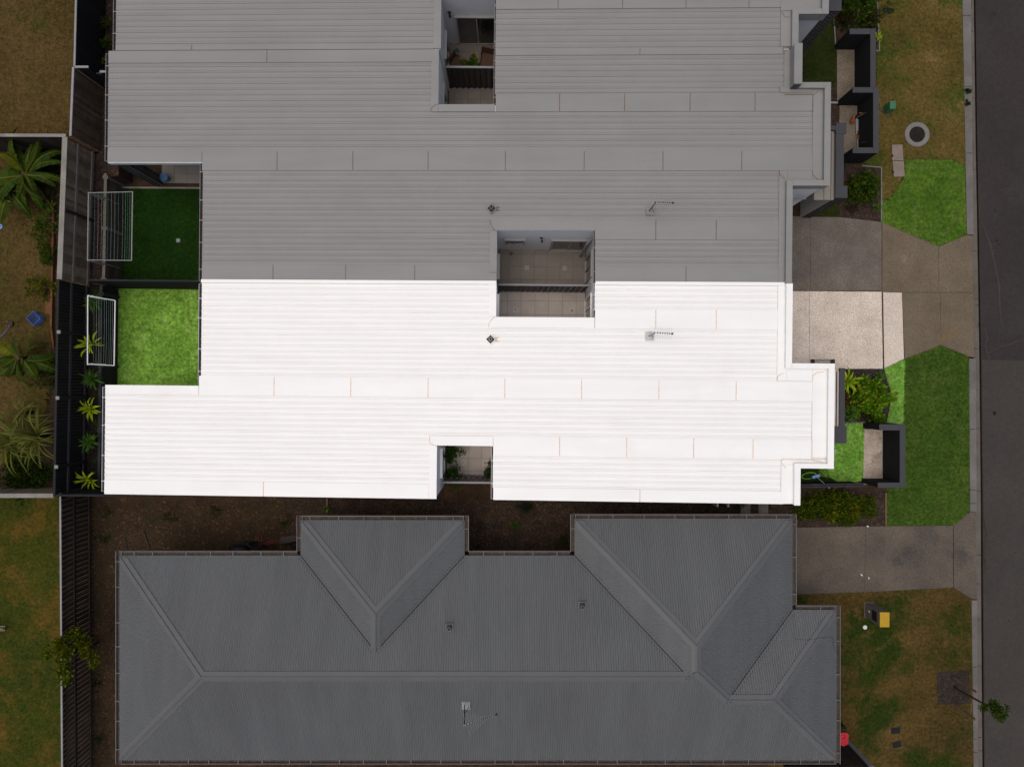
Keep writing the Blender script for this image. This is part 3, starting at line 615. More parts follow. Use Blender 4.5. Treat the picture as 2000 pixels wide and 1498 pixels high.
gutter(B, -.61, 8.86, 10.52, 'gutter_grey', 'bracket_dim', n=3, w=.05); gutter(B, 2.60, 3.22, 4.8, 'gutter_grey', 'bracket_dim', n=2, w=.05)
MB(True).rbox(-13.08, -9.98, 6.965, 6.995, -.16, .02).build('fascia', 'wall_pale', B)
window(B, 's', -.28, .38, 4.85, 1.1, 2.0, 'frame_dim', 'l'); window(B, 's', 1.30, 2.62, 4.85, .04, 2.0, 'frame_dim', 'r', name='sliding_door')
window(B, 'e', 3.5, 4.3, -.54, .6, 2.05, 'frame_dim'); window(B, 'w', 3.6, 4.5, 2.64, .05, 2.05, 'frame_dim', name='sliding_door', sill=False)
window(B, 'e', 9.1, 10.0, -2.44, .6, 2.0, 'frame_dim')
m = MB(True); m.tube((2.6,4.78,3.2), (2.6,4.75,2.9), .04, 8); m.tube((2.6,4.75,2.9), (2.42,4.62,2.4), .04, 8); m.tube((2.42,4.62,2.4), (2.42,4.62,.05), .04, 8); m.build('downpipe', 'gutter_grey', B)
def wall_light(house, u, v, z):
    m = MB(True); m.box(u-.05, u+.05, v-.03, v, z-.04, z+.04); m.tube((u, v-.03, z), (u+.02, v-.12, z), .015); w = m.build('wall_light', 'black', house)
    MB(True).tube((u+.02, v-.12, z+.1), (u+.02, v-.12, z-.1), .038, 10).build('lamp_barrel', 'black', w)
wall_light(B, .93, 4.85, 2.2)
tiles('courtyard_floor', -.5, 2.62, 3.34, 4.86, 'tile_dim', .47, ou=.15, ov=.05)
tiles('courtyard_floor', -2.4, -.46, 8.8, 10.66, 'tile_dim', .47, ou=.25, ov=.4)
tiles('patio', -12.76, -9.6, 7.13, 7.92, 'tile_pale', .46, ou=.0, ov=.1)
brick_wall(B, 'brick_column', -13.06, -12.72, 7.04, 7.38, 0, 2.78, ('s', 'e'))
brick_wall(B, 'porch_wall', 10.40, 10.62, 6.46, 8.2, 0, 2.8, ('e',)); brick_wall(B, 'porch_wall', 10.40, 10.75, 6.10, 6.45, 0, 2.8, ('s', 'e'))
for r in [(10.38,10.72,8.16,8.51), (10.38,10.64,6.485,8.155), (10.38,10.77,6.09,6.48), (10.1,10.375,8.28,8.42)]: MB(True).box(*r, 2.802, 2.86).build('porch_cap', 'cap_char', B)
p = MB(True).box(9.75, 10.375, 6.05, 8.27, 2.66, 2.74).build('porch_roof', 'beige_dim', B)
for q in (10.05, 10.28): MB(True).box(q, q+.02, 6.06, 8.2, 2.741, 2.78).build('rib', 'beige_dim', p)
m = MB(True); m.tube((9.0,6.1,2.5), (9.55,6.15,2.55), .04, 8); m.tube((9.0,6.1,2.5), (8.85,6.18,1.6), .04, 8); m.tube((8.85,6.18,1.6), (8.85,6.18,.1), .04, 8); m.build('downpipe', 'gutter_grey', B)

# ---- the top grey house --------------------------------------------------------------
Cc = thing('terrace_house', 'grey roofed terrace house cut off by the top edge of the picture', 'house', (*to_world(-2, 12), 0))
VT = 15.2
blocks(Cc, [(-12.5,-2.38,10.59,VT), (-2.38,-.5,12.28,VT), (-.5,8.7,10.59,VT), (8.7,9.63,11.6,VT)], 'wall_pale')
for r in [(-12.87,-2.6,10.76,VT), (-.63,8.28,10.60,11.81), (-.63,8.28,12.42,VT)]: ribbed(Cc, *r, GG, .03)
panels(Cc, [-12.87] + us_px((374,848), 95), 10.59, 10.75, GG); panels(Cc, us_px((968,1090,1216,1340,1463,1530), 10), 11.83, 12.4, GG)
strip(Cc, -2.6, -2.36, 10.60, VT, GG); strip(Cc, -2.355, -.64, 12.30, VT, GG); strip(Cc, 8.285, 8.66, 10.6, 11.64, GG); strip(Cc, 8.285, 9.58, 11.645, VT, GG)
seamline(Cc, [(8.29,11.71),(8.95,11.71),(9.25,11.75)], GG); seamline(Cc, [(8.3,11.68),(8.42,11.5),(8.55,11.52)], GG)
for r in [(8.6,8.77,10.54,11.69), (8.785,9.5,11.55,11.69), (9.515,9.69,11.55,VT)]: parapet(Cc, *r, GG)
gutter(Cc, -12.87, 10.62, VT, 'gutter_grey', 'bracket_dim', n=5); gutter(Cc, -.61, 10.6, 12.25, 'gutter_grey', 'bracket_dim', n=3, w=.05)
window(Cc, 's', -2.02, -.62, 12.28, .04, 2.0, 'frame_dim', 'l', name='sliding_door'); window(Cc, 'e', 10.85, 11.75, -2.38, .6, 2.0, 'frame_dim')
wall_light(Cc, -2.2, 12.28, 2.25)
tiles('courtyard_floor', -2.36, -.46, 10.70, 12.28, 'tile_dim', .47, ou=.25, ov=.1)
brick_wall(Cc, 'base_course', 8.71, 9.66, 11.52, 11.60, 0, .62, ('s',)); brick_wall(Cc, 'porch_wall', 10.10, 10.50, 12.14, 12.5, 0, 2.8, ('s', 'e'))
for r in [(10.0,10.52,12.12,12.52)]: MB(True).box(*r, 2.802, 2.86).build('porch_cap', 'cap_char', Cc)
MB(True).box(9.66, 10.1, 12.54, 13.5, 2.66, 2.74).build('porch_roof', 'beige_dim', Cc)

# ------------------------------------------------------------------ charcoal hip-roofed house
D = thing('hip_roof_house', 'house with charcoal corrugated hip roof filling the lower part', 'house', (-1, -9, 0))
E0, SL = 2.5, .462
yb, yt = -12.34, -5.63
HR = .076
def facet(name, poly, edir, eave, sign, valley=()):
    """corrugated plane; edir 'x': eave runs along X at Y=eave, rising towards sign*Y; waves counted along the eave"""
    n = len(poly)
    ss = [p[0] if edir == 'x' else p[1] for p in poly]
    s0, s1 = min(ss), max(ss); step = HR/6
    def cut(s):
        hit = []
        for i in range(n):
            p, q = poly[i], poly[(i+1) % n]
            a, b = (p[0], q[0]) if edir == 'x' else (p[1], q[1]); c, d = (p[1], q[1]) if edir == 'x' else (p[0], q[0])
            if a == b: continue
            if min(a, b) <= s < max(a, b): hit.append((c + (d-c)*(s-a)/(b-a), i))
        hit.sort(); return hit
    V = []; Fs = []; k = 0; s = math.ceil(s0/step)*step + 1e-5; prev = None
    while s < s1:
        h = cut(s)
        if len(h) >= 2:
            (a, ia), (b, ib) = h[0], h[-1]
            if ia in valley: a += .02
            if ib in valley: b -= .02
            if b > a:
                w = .009*math.cos(2*math.pi*s/HR)
                for t in (a, b):
                    z = E0 + SL*abs(t-eave) + w
                    V.append((s, t, z) if edir == 'x' else (t, s, z))
                if prev is not None:
                    f = (prev, prev+1, len(V)-1, len(V)-2); Fs.append(f)
                prev = len(V)-2
            else: prev = None
        else: prev = None
        s += step
    m = MB(); m.v = V; m.f = Fs; m.m = [0]*len(Fs)
    o = m.build(name, 'roof_dark', D, smooth=True)
    # keep normals facing up
    me = o.data
    if me.polygons and sum(p.normal[2] for p in me.polygons) < 0: me.flip_normals()
    return o
yr = (yb+yt)/2; xr = -12.87 + (yt-yr)
b1 = (-6.93, -1.55, -4.47); c1 = (b1[0]+b1[1])/2; h1 = c1-b1[0]
b2 = (2.05, 9.20, -4.42); c2 = (b2[0]+b2[1])/2; h2 = c2-b2[0]
y3t = -7.41; y3r = (yb+y3t)/2; h3 = y3t-y3r; x3 = 10.64
vx = b2[0] + (yt-yr); j2y = yb + h2; x3a = b2[1]-h3
facet('roof_plane', [(-12.87,yt),(b1[0],yt),(c1,yt-h1),(b1[1],yt),(b2[0],yt),(vx,yr),(xr,yr)], 'x', yt, -1, valley=(1,2,4))
facet('roof_plane', [(-12.87,yb),(-12.87,yt),(xr,yr)], 'y', -12.87, 1)
facet('roof_plane', [(-12.87,yb),(xr,yr),(vx,yr),(c2,j2y),(x3a,y3r),(x3-h3,y3r),(x3,yb)], 'x', yb, 1)
facet('roof_plane', [(b1[0],b1[2]),(b1[1],b1[2]),(c1,b1[2]-h1)], 'x', b1[2], -1)
facet('roof_plane', [(b1[0],b1[2]),(c1,b1[2]-h1),(c1,yt-h1),(b1[0],yt)], 'y', b1[0], 1, valley=(2,))
facet('roof_plane', [(b1[1],b1[2]),(c1,b1[2]-h1),(c1,yt-h1),(b1[1],yt)], 'y', b1[1], -1, valley=(2,))
facet('roof_plane', [(b2[0],b2[2]),(b2[1],b2[2]),(c2,b2[2]-h2)], 'x', b2[2], -1)
facet('roof_plane', [(b2[0],b2[2]),(c2,b2[2]-h2),(c2,j2y),(vx,yr),(b2[0],yt)], 'y', b2[0], 1, valley=(3,))
facet('roof_plane', [(b2[1],b2[2]),(c2,b2[2]-h2),(c2,j2y),(x3a,y3r),(b2[1],y3t)], 'y', b2[1], -1, valley=(3,))
facet('roof_plane', [(b2[1],y3t),(x3a,y3r),(x3-h3,y3r),(x3,y3t)], 'x', y3t, -1, valley=(0,))
facet('roof_plane', [(x3,y3t),(x3-h3,y3r),(x3,yb)], 'y', x3, -1)
Zh = lambda h: E0 + SL*h
RA = (xr,yr,Zh(yt-yr)); RB = (vx,yr,Zh(yt-yr)); P1 = (c1,b1[2]-h1,Zh(h1)); Q1 = (c1,yt-h1,Zh(h1)); P2 = (c2,b2[2]-h2,Zh(h2)); Q2 = (c2,j2y,Zh(h2)); A3 = (x3a,y3r,Zh(h3)); B3 = (x3-h3,y3r,Zh(h3))
def ridge(p, q, sl, w=.155, hip=False):
    """folded capping: two wings and a rolled top; sl = fall of each wing per metre across"""
    p = np.array(p); q = np.array(q); d = q-p; L = np.linalg.norm(d[:2]); n = np.array([-d[1], d[0], 0])/L
    m = MB(); up = np.array([0, 0, .022])
    for s in (-1, 1):
        a, b = p+up+n*s*.02, q+up+n*s*.02; e = np.array([0, 0, -sl*w]); c, f = p+up+n*s*w+e, q+up+n*s*w+e
        if hip: f = f - d/L*w
        lip = np.array([0, 0, -.02])
        m.add([a, b, f, c, f+lip, c+lip], [(0, 1, 2, 3) if s > 0 else (3, 2, 1, 0), (3, 2, 4, 5) if s > 0 else (5, 4, 2, 3)])
    m.tube(p+up*1.2, q+up*1.2, .028, 8)
    o = m.build('ridge_cap', 'ridge_dark', D)
hs = SL/math.sqrt(2)
for p, q, s in [(RA, RB, SL), (RA, (-12.81,yt-.06,E0+.03), hs), (RA, (-12.81,yb+.06,E0+.03), hs), (P1, (b1[0]+.06,b1[2]-.06,E0+.03), hs), (P1, (b1[1]-.06,b1[2]-.06,E0+.03), hs), (P1, Q1, SL),
                (P2, (b2[0]+.06,b2[2]-.06,E0+.03), hs), (P2, (b2[1]-.06,b2[2]-.06,E0+.03), hs), (P2, Q2, SL), (Q2, A3, hs), (A3, B3, SL), (B3, (x3-.06,y3t-.06,E0+.03), hs), (B3, (x3-.06,yb+.06,E0+.03), hs)]:
    ridge(p, q, s, hip=abs(q[2]-E0-.03) < 1e-6)
def valley(p, q):
    p = np.array(p); q = np.array(q); d = (q-p)[:2]; d /= np.linalg.norm(d); n = np.array([-d[1], d[0], 0])*.10; dn = np.array([0, 0, -.03]); hh = np.array([0, 0, .03])
    m = MB(); m.add([p+n+hh, q+n+hh, q+dn, p+dn], [(0, 1, 2, 3)]); m.add([p+dn, q+dn, q-n+hh, p-n+hh], [(0, 1, 2, 3)]); m.build('valley_gutter', 'valley', D)
for p, q in [((b1[0],yt,E0), Q1), ((b1[1],yt,E0), Q1), ((b2[0],yt,E0), RB), ((b2[1],y3t,E0), A3)]: valley(p, q)
def eave_gutter(x0, y0, x1, y1, ox, oy):
    """outer edge offset (ox,oy) is the direction away from the house"""
    m = MB(); w = .115; z = E0-.01
    def qb(a0, a1, z0, z1, mi):
        xs = sorted((x0+ox*a0, x1+ox*a1)) if ox else sorted((x0, x1)); ys = sorted((y0+oy*a0, y1+oy*a1)) if oy else sorted((y0, y1))
        m.box(xs[0], xs[1], ys[0], ys[1], z0, z1, mi)
    qb(w, w+.018, z-.11, z+.005, 0); qb(-.03, w, z-.11, z-.08, 1); qb(-.05, -.03, z-.12, z-.03, 0)
    gt = m.build('gutter', ['gutter_dark', 'gutter_in'], D)
    L = math.hypot(x1-x0, y1-y0); n = max(1, int(L/.82))
    for i in range(n):
        t = (i+.5+rng.uniform(-.2, .2))/n; x, y = x0+(x1-x0)*t, y0+(y1-y0)*t
        b = MB()
        if ox: b.box(min(x-ox*.02, x+ox*(w+.02)), max(x-ox*.02, x+ox*(w+.02)), y-.013, y+.013, z+.006, z+.013)
        else: b.box(x-.013, x+.013, min(y-oy*.02, y+oy*(w+.02)), max(y-oy*.02, y+oy*(w+.02)), z+.006, z+.013)
        b.build('bracket', 'bracket_low', gt)
G = .133
eave_gutter(-12.87, yb-G, -12.87, yt+G, -1, 0); eave_gutter(-12.87, yt, b1[0]-G, yt, 0, 1); eave_gutter(b1[0], yt+.116, b1[0], b1[2]+G, -1, 0); eave_gutter(b1[0], b1[2], b1[1], b1[2], 0, 1)
eave_gutter(b1[1], yt+.116, b1[1], b1[2]+G, 1, 0); eave_gutter(b1[1]+G, yt, b2[0]-G, yt, 0, 1); eave_gutter(b2[0], yt+.116, b2[0], b2[2]+G, -1, 0); eave_gutter(b2[0], b2[2], b2[1], b2[2], 0, 1)
eave_gutter(b2[1], y3t+.116, b2[1], b2[2]+G, 1, 0); eave_gutter(b2[1]+G, y3t, x3, y3t, 0, 1); eave_gutter(x3, yb-G, x3, y3t+G, 1, 0); eave_gutter(-12.87, yb, x3, yb, 0, -1)
M['brick_plain'] = mat('brown brick veneer', C((.07,.05,.04), .2), 12, speck=[(40,.3)])
for r in [(-12.5,9.0,yb+.5,yt-.5), (b1[0]+.5,b1[1]-.5,yt-.52,b1[2]-.5), (b2[0]+.5,b2[1]-.5,yt-.52,b2[2]-.5), (9.0,x3-.5,yb+.52,y3t-.5)]:
    MB().box(*r, 0, E0-.05).build('wall', 'brick_plain', D)
MB().box(-12.83, 9.1, yb+.05, yt-.05, E0-.06, E0-.03).build('eave_lining', 'putty', D)
for r in [(b1[0]+.05,b1[1]-.05,yt-.04,b1[2]-.05), (b2[0]+.05,b2[1]-.05,yt-.04,b2[2]-.05), (9.11,x3-.05,yb+.05,y3t-.05)]: MB().box(*r, E0-.06, E0-.03).build('eave_lining', 'putty', D)

# ------------------------------------------------------------------ small things fixed on the roofs
def zroof_low(x, y):
    return E0 + SL*max(min(x+12.87, yt-y, y-yb), min(x-b1[0], b1[1]-x, b1[2]-y), min(x-b2[0], b2[1]-x, b2[2]-y, y-yb), min(x3-x, y3t-y, y-yb))
def vent(label, x, y, z, rot, pipe, flash, stain):
    t = thing('roof_vent', label, 'vent', (x, y, z), 'small vent pipes on the roofs')
    c, s = math.cos(rot), math.sin(rot); k = .12
    q = [(x+k*(c*a-s*b), y+k*(s*a+c*b)) for a, b in ((-1,-1),(1,-1),(1,1),(-1,1))]
    MB().prism(q, z-.02, z+.045).build('flashing', flash, t)
    q2 = [(x+.8*k*(c*a-s*b), y+.8*k*(s*a+c*b)) for a, b in ((-1,-1),(1,-1),(1,1),(-1,1))]
    MB().prism(q2, z+.046, z+.055).build('seal', 'black', t)
    MB().lathe(x, y, [(.06,z+.05),(.052,z+.16),(.05,z+.26),(.04,z+.26),(.04,z+.1)], 14).build('pipe', pipe, t)
for px, py, lb, rot, pm, fm in ((960,408,'small vent pipe with rust streak on grey roof', .785, 'galv_dim', 'roof_grey'), (958,663,'small vent pipe on the white roof', .785, 'galv', 'roof_white')):
    X, Y = rp_(px, py); u, v = to_row(X, Y); vent(lb, X, Y, zr(u)+.03, rot, pm, fm, None)
    m = MB(True); m.add([(u+.1, v+.05, zr(u+.1)+.031+.003), (u+.1, v-.05, zr(u)+.034), (u+.28, v-.08, zr(u+.28)+.034), (u+.16, v, zr(u)+.034), (u+.28, v+.07, zr(u+.28)+.034)], [(0, 3, 4), (1, 2, 3)])
    rs = m.build('rust_streak', 'rust_grey' if py < 500 else 'rust_white', B if py < 500 else W)
for px, py, lb in ((878,1224,'small vent pipe left on the charcoal roof'), (1137,1181,'small vent pipe nearest the wide front hip of the charcoal roof')):
    x, y = g(px, py, 3.7); x, y = g(px, py, zroof_low(x, y)+.05); vent(lb, x, y, zroof_low(x, y), 0, 'galv_dim', 'gutter_dark', None)
def antenna(label, base, mast_top, boom0, boom1, zb, zt, nel, l0, l1, gal, rod, plate=.13):
    t = thing('tv_antenna', label, 'antenna', (*base, zb), 'television antennas on the roofs')
    x, y = base
    MB().prism([(x-plate,y-plate*.95),(x+plate,y-plate*.95),(x+plate,y+plate*.95),(x-plate,y+plate*.95)], zb, zb+.05).build('base_plate', gal, t)
    m = MB(); m.tube((x-.04, y, zb+.04), (*mast_top, zt), .016, 8); m.tube((x+.09, y-.05, zb+.05), (x+(mast_top[0]-x)*.4, y+(mast_top[1]-y)*.4, zb+(zt-zb)*.4), .01, 6); m.build('mast', 'black' if rod == 'alu_dim' else 'galv_dim', t)
    a = np.array((*boom0, zt+.02)); b = np.array((*boom1, zt+.02)); d = (b-a)[:2]; d /= np.linalg.norm(d); n = np.array([-d[1], d[0], 0])
    bm = MB().tube(a, b, .012, 6).build('boom', rod, t)
    for i in range(nel):
        f = (i/(nel-1))**.85; p = a + (b-a)*(.1+.85*f); L = l0+(l1-l0)*min(1, f*1.5)
        MB().tube(p-n*L, p+n*L, .0035, 4).build('element', rod, t)
        MB().box(p[0]-.016, p[0]+.016, p[1]-.016, p[1]+.016, p[2]-.014, p[2]+.02).build('clip', 'black', bm)
    MB().lathe(b[0], b[1], [(.0,b[2]+.03),(.03,b[2]+.02),(.03,b[2]-.03),(0,b[2]-.035)], 10).build('end_cap', 'black', t)
    return t
zb = zr(4.5)+.03
antenna('thin aerial with dark leaning mast on the grey roof', rp_(1270,413), g(1281,396,zb+.9), g(1275,395,zb+.9), g(1314,397,zb+.9), zb, zb+.9, 8, .24, .2, 'galv_dim', 'alu_dim')
antenna('thin aerial on square base plate on the white roof', rp_(1269,657), g(1279,651,zb+.55), g(1274,650,zb+.55), g(1313,652,zb+.55), zb, zb+.55, 8, .22, .18, 'galv', 'bracket')
x, y = g(910,1377,3.6); zz = zroof_low(x, y)
antenna('tooth combed aerial on the charcoal roof above the bottom edge', (x, y), g(907,1414,zz+1.5), g(905,1416,zz+1.5), g(970,1394,zz+1.5), zz, zz+1.5, 14, .36, .06, 'galv_dim', 'alu_dim')
pts = []
for px, py in ((1553,1246),(1558,1250),(1580,1251),(1608,1246),(1627,1245),(1631,1250),(1629,1258),(1634,1272)):
    x, y = g(px, py, 3.1); x, y = g(px, py, zroof_low(x, y)); pts.append((x, y, zroof_low(x, y)+.02))
setp(MB().path(pts, .006).build('cable', 'black'), 'thin black cable lying on the charcoal roof near the street end', 'cable')

# ------------------------------------------------------------------ fences and low walls
def fence(name, label, p0, p1, zb, zt, side, palm, railm, capm, pitch=.105, pw=.1, th=.018, rails=(), rail_side=1, cap=.07, posts=(), postm=None, back=None, group='boundary fences', jitter=.0, post_cap=None):
    """paling fence from p0 to p1; side = +1/-1 picks which normal the palings stand on"""
    p0 = np.array(p0, float); p1 = np.array(p1, float); d = p1-p0; L = np.linalg.norm(d); d /= L; n = np.array([-d[1], d[0]]); ang = math.atan2(d[1], d[0])
    t = thing(name, label, 'fence', (*p0, zb), group)
    me = [MB().box(-pw/2, pw/2, -th/2, th/2, 0, zt-zb-.03-jitter*k).mesh('paling', palm) for k in (0, .5, 1)]
    mb = [MB().box(-pw/2, pw/2, -th/2, th/2, 0, zt-zb-.03).mesh('paling', back)] if back else None
    N = int(L/pitch)
    for i in range(N):
        q = d*((i+.5)*L/N) + n*side*.03
        link('paling', me[rng.randrange(3)], t, (q[0], q[1], 0), ang + rng.uniform(-.02, .02))
        if mb:
            q = d*((i+1)*L/N) - n*side*.045; link('paling', mb[0], t, (q[0], q[1], 0), ang)
    def bar(a, b, off, w, z0, z1, nm, mm):
        q0 = p0 + d*a + n*off; q1 = p0 + d*b + n*off
        MB().prism([tuple(q0+n*w), tuple(q0-n*w), tuple(q1-n*w), tuple(q1+n*w)], z0, z1).build(nm, mm, t)
    for f in rails:
        z = zb + f*(zt-zb); off = side*rail_side*(.065 if rail_side > 0 else .02); bar(0, L, off, .022, z-.045, z+.045, 'rail', railm)
    if cap: bar(-.02, L+.02, 0, cap, zt-.03, zt, 'top_cap', capm)
    for s in posts:
        q = p0 + d*s + n*side*rail_side*.055
        po = MB().box(q[0]-.05, q[0]+.05, q[1]-.05, q[1]+.05, zb, zt-.032).build('post', postm or railm, t)
        if post_cap:
            MB().box(q[0]-.055, q[0]+.055, q[1]-.055, q[1]+.055, zt-.031, zt+.012).build('post_cap', post_cap, po)
    return t
# rear boundary, from the top of the picture down
fence('paling_fence', 'black rear fence with pale metal cap in the top left corner', (-14.18,15), (-14.29,10.36), .95, 2.6, 1, 'black_paling', 'black_rail', 'cap_light', cap=.03)
fence('paling_fence', 'dark brown timber rear fence below the black one', (-14.33,10.3), (-14.42,8.1), .95, 2.6, 1, 'timber_slat', 'timber_rail', 'cap_light', cap=.035, jitter=.02)
fence('paling_fence', 'weathered timber rear fence with wide silver top cap and rails', (-14.60,8.02), (-14.78,3.42), .95, 2.6, 1, 'timber_old', 'timber_rail', 'timber_cap', rails=(.12,.62), posts=(2.35,), cap=.085, jitter=.02, postm='timber_back')
fence('paling_fence', 'black rear fence with charcoal rails behind the white house plants', (-14.82,3.38), (-14.95,-3.62), .95, 2.6, 1, 'black_paling', 'black_rail', 'black_sleeper', rails=(.1,.62), posts=(1.7,3.85,6.1), cap=.035, postm='black_sleeper', post_cap='post_cap')
fence('paling_fence', 'brown slatted rear fence with gaps beside the charcoal roofed house', (-15.27,-3.7), (-15.2,-14.2), 0, 1.78, 1, 'timber_slat', 'timber_back', 'cap_light', pitch=.172, pw=.092, rails=(.12,.62), cap=.028, back='timber_back', jitter=.02)
# cross fences
fence('paling_fence', 'short black stepped fence between the two grey rear yards', (-14.26,10.33), (-13.85,10.33), .95, 2.6, -1, 'black_paling', 'black_rail', 'cap_light', cap=.035)
fence('paling_fence', 'lower black fence step against the grey house wall', (-13.66,10.34), (-13.2,10.34), .95, 2.22, -1, 'black_paling', 'black_rail', 'cap_light', cap=.035)
fence('paling_fence', 'black raked fence piece between the two black steps', (-13.85,10.335), (-13.66,10.335), .95, 2.1, -1, 'black_paling', 'black_rail', 'black_rail', cap=.02)
fence('paling_fence', 'weathered fence across the left edge behind the banana plant', (-30,8.16), (-14.62,8.11), .95, 2.55, -1, 'timber_back', 'timber_rail', 'timber_cap', cap=.05)
fence('paling_fence', 'weathered fence with wide cap at the left edge below the strappy plants', (-30,-3.66), (-15.0,-3.66), 0, 2.6, 1, 'timber_old', 'timber_rail', 'timber_cap', cap=.07)
fence('paling_fence', 'black fence between the clothes line yard and the bright rear lawn', (-14.2,3.47), (-10.0,3.43), 0, 1.95, -1, 'black_paling', 'black_rail', 'black_sleeper', cap=.03)
fence('paling_fence', 'black fence closing the white house rear yard at the bottom', (-14.9,-3.66), (-12.7,-3.66), 0, 2.55, 1, 'black_paling', 'black_rail', 'black_sleeper', cap=.035)
fence('paling_fence', 'dark timber side fence at the bottom edge by the red bin', (9.2,-12.97), (12.1,-12.97), 0, 1.8, 1, 'timber_back', 'timber_rail', 'timber_back', cap=.03)
MB().box(12.06, 12.2, -13.04, -12.9, 0, 1.84).build('post', 'cap_light', bpy.data.objects['paling_fence.012'])
fence('paling_fence', 'low black slatted fence between the white house front lawn and the hedge', (8.95,-3.62), (12.3,-3.58), 0, 1.0, 1, 'black_paling', 'black_rail', 'black_rail', rails=(.9,), cap=.02, pitch=.12, pw=.085)
def steel_fence(label, u0, u1, v, h, palm, capm, face):
    """sheet steel fence in a courtyard: folded vertical pans"""
    t = thing('steel_fence', label, 'fence', (*to_world((u0+u1)/2, v), 0), 'courtyard fences')
    n = max(4, round((u1-u0)/.2)); w = (u1-u0)/n
    for i in range(n):
        a = u0+i*w
        MB(True).prism([(a+.004,v-.012),(a+w*.55,v-.012),(a+w*.68,v+.02),(a+w-.004,v+.02),(a+w-.004,v+.026),(a+w*.66,v+.026),(a+w*.53,v-.006),(a+.004,v-.006)], .04, h-.04).build('pan', palm, t)
    MB(True).box(u0, u1, v-.03, v+.035, h-.04, h).build('top_rail', capm, t); MB(True).box(u0, u1, v-.03, v+.035, .02, .06).build('bottom_rail', capm, t)
M['fence_taupe'] = mat('taupe fence steel', C((.13,.11,.098), .1), 3, rough=.6)
M['fence_brown'] = mat('dark brown fence steel', C((.022,.018,.016), .1), 3, rough=.6)
steel_fence('dark ribbed steel fence across the top grey courtyard', -2.34, -.52, 10.66, 1.8, 'fence_brown', 'gutter_grey', 1)
steel_fence('dark ribbed steel fence splitting the wide courtyard in two', -.5, 2.6, 3.33, 1.8, 'fence_brown', 'gutter_grey', 1)
steel_fence('taupe steel fence closing the white house plant courtyard', -2.34, -.48, -3.36, 1.8, 'fence_taupe', 'gutter_grey', 1)
# retaining walls of stacked sleepers
def retaining(label, x0, y0, x1, y1, h, sm, pm, posts):
    t = thing('retaining_wall', label, 'wall', (x0, y0, 0), 'sleeper retaining walls'); L = math.hypot(x1-x0, y1-y0); ang = math.atan2(y1-y0, x1-x0)
    nz = 5; sh = (h)/nz; segs = 2
    for k in range(nz):
        for s in range(segs):
            l = L/segs - .01
            me = MB().box(0, l, -.04, .04, .003, sh-.003).mesh('sleeper', sm)
            link('sleeper', me, t, ((x1-x0)*s/segs, (y1-y0)*s/segs, k*sh), ang)
    for f in posts:
        x, y = x0+(x1-x0)*f, y0+(y1-y0)*f
        MB().box(x-.09, x-.045, y-.06, y+.06, 0, h+.03).build('post', pm, t)
        MB().box(x+.045, x+.085, y-.05, y+.05, 0, h+.01).build('post', pm, t)
retaining('timber sleeper retaining wall under the grey yard clothes line', -14.15, 7.3, -14.22, 3.5, 1.03, 'sleeper', 'timber_rail', (.03,.5,.97))
retaining('black sleeper retaining wall beside the bright rear lawn', -14.30, 3.40, -14.38, -3.6, 1.03, 'black_sleeper', 'black_rail', (.04,.4,.72,.97))
# cap boards on the retaining walls read as pale lines from above
MB().prism([(-14.2,7.3),(-14.1,7.3),(-14.17,3.5),(-14.27,3.5)], 1.032, 1.055).build('cap_board', 'timber_rail', bpy.data.objects['retaining_wall'])
MB().prism([(-14.35,3.4),(-14.26,3.4),(-14.34,-3.6),(-14.43,-3.6)], 1.032, 1.055).build('cap_board', 'black_rail', bpy.data.objects['retaining_wall.001'])
# low charcoal courtyard walls at the street
def low_wall(label, segs, h=1.2):
    xs = [s[0] for s in segs]; t = thing('courtyard_wall', label, 'wall', (segs[0][0], segs[0][2], 0), 'charcoal front courtyard walls')
    for x0, x1, y0, y1 in segs:
        w = MB().box(x0, x1, y0, y1, 0, h-.02).build('wall', 'char_wall', t)
        MB().box(x0-.008, x1+.008, y0-.008, y1+.008, h-.018, h).build('cap', 'cap_char', w)
k = (H-1.2)/F
def lw(px0, px1, py0, py1): return ((px0-1000)*k, (px1-1000)*k, (749-py1)*k, (749-py0)*k)
low_wall('charcoal U shaped courtyard wall of the top grey house', [lw(1660,1700,57,67), lw(1700.5,1710,57,171)])
low_wall('charcoal U shaped courtyard wall with the kick scooters inside', [lw(1666,1705.5,171.5,181), lw(1706,1716,171.5,299), lw(1666,1705.5,289,299)])
low_wall('charcoal U shaped courtyard wall in front of the white house', [lw(1718,1757.5,829,840), lw(1758,1768,829,952), lw(1715,1757.5,943,952)])

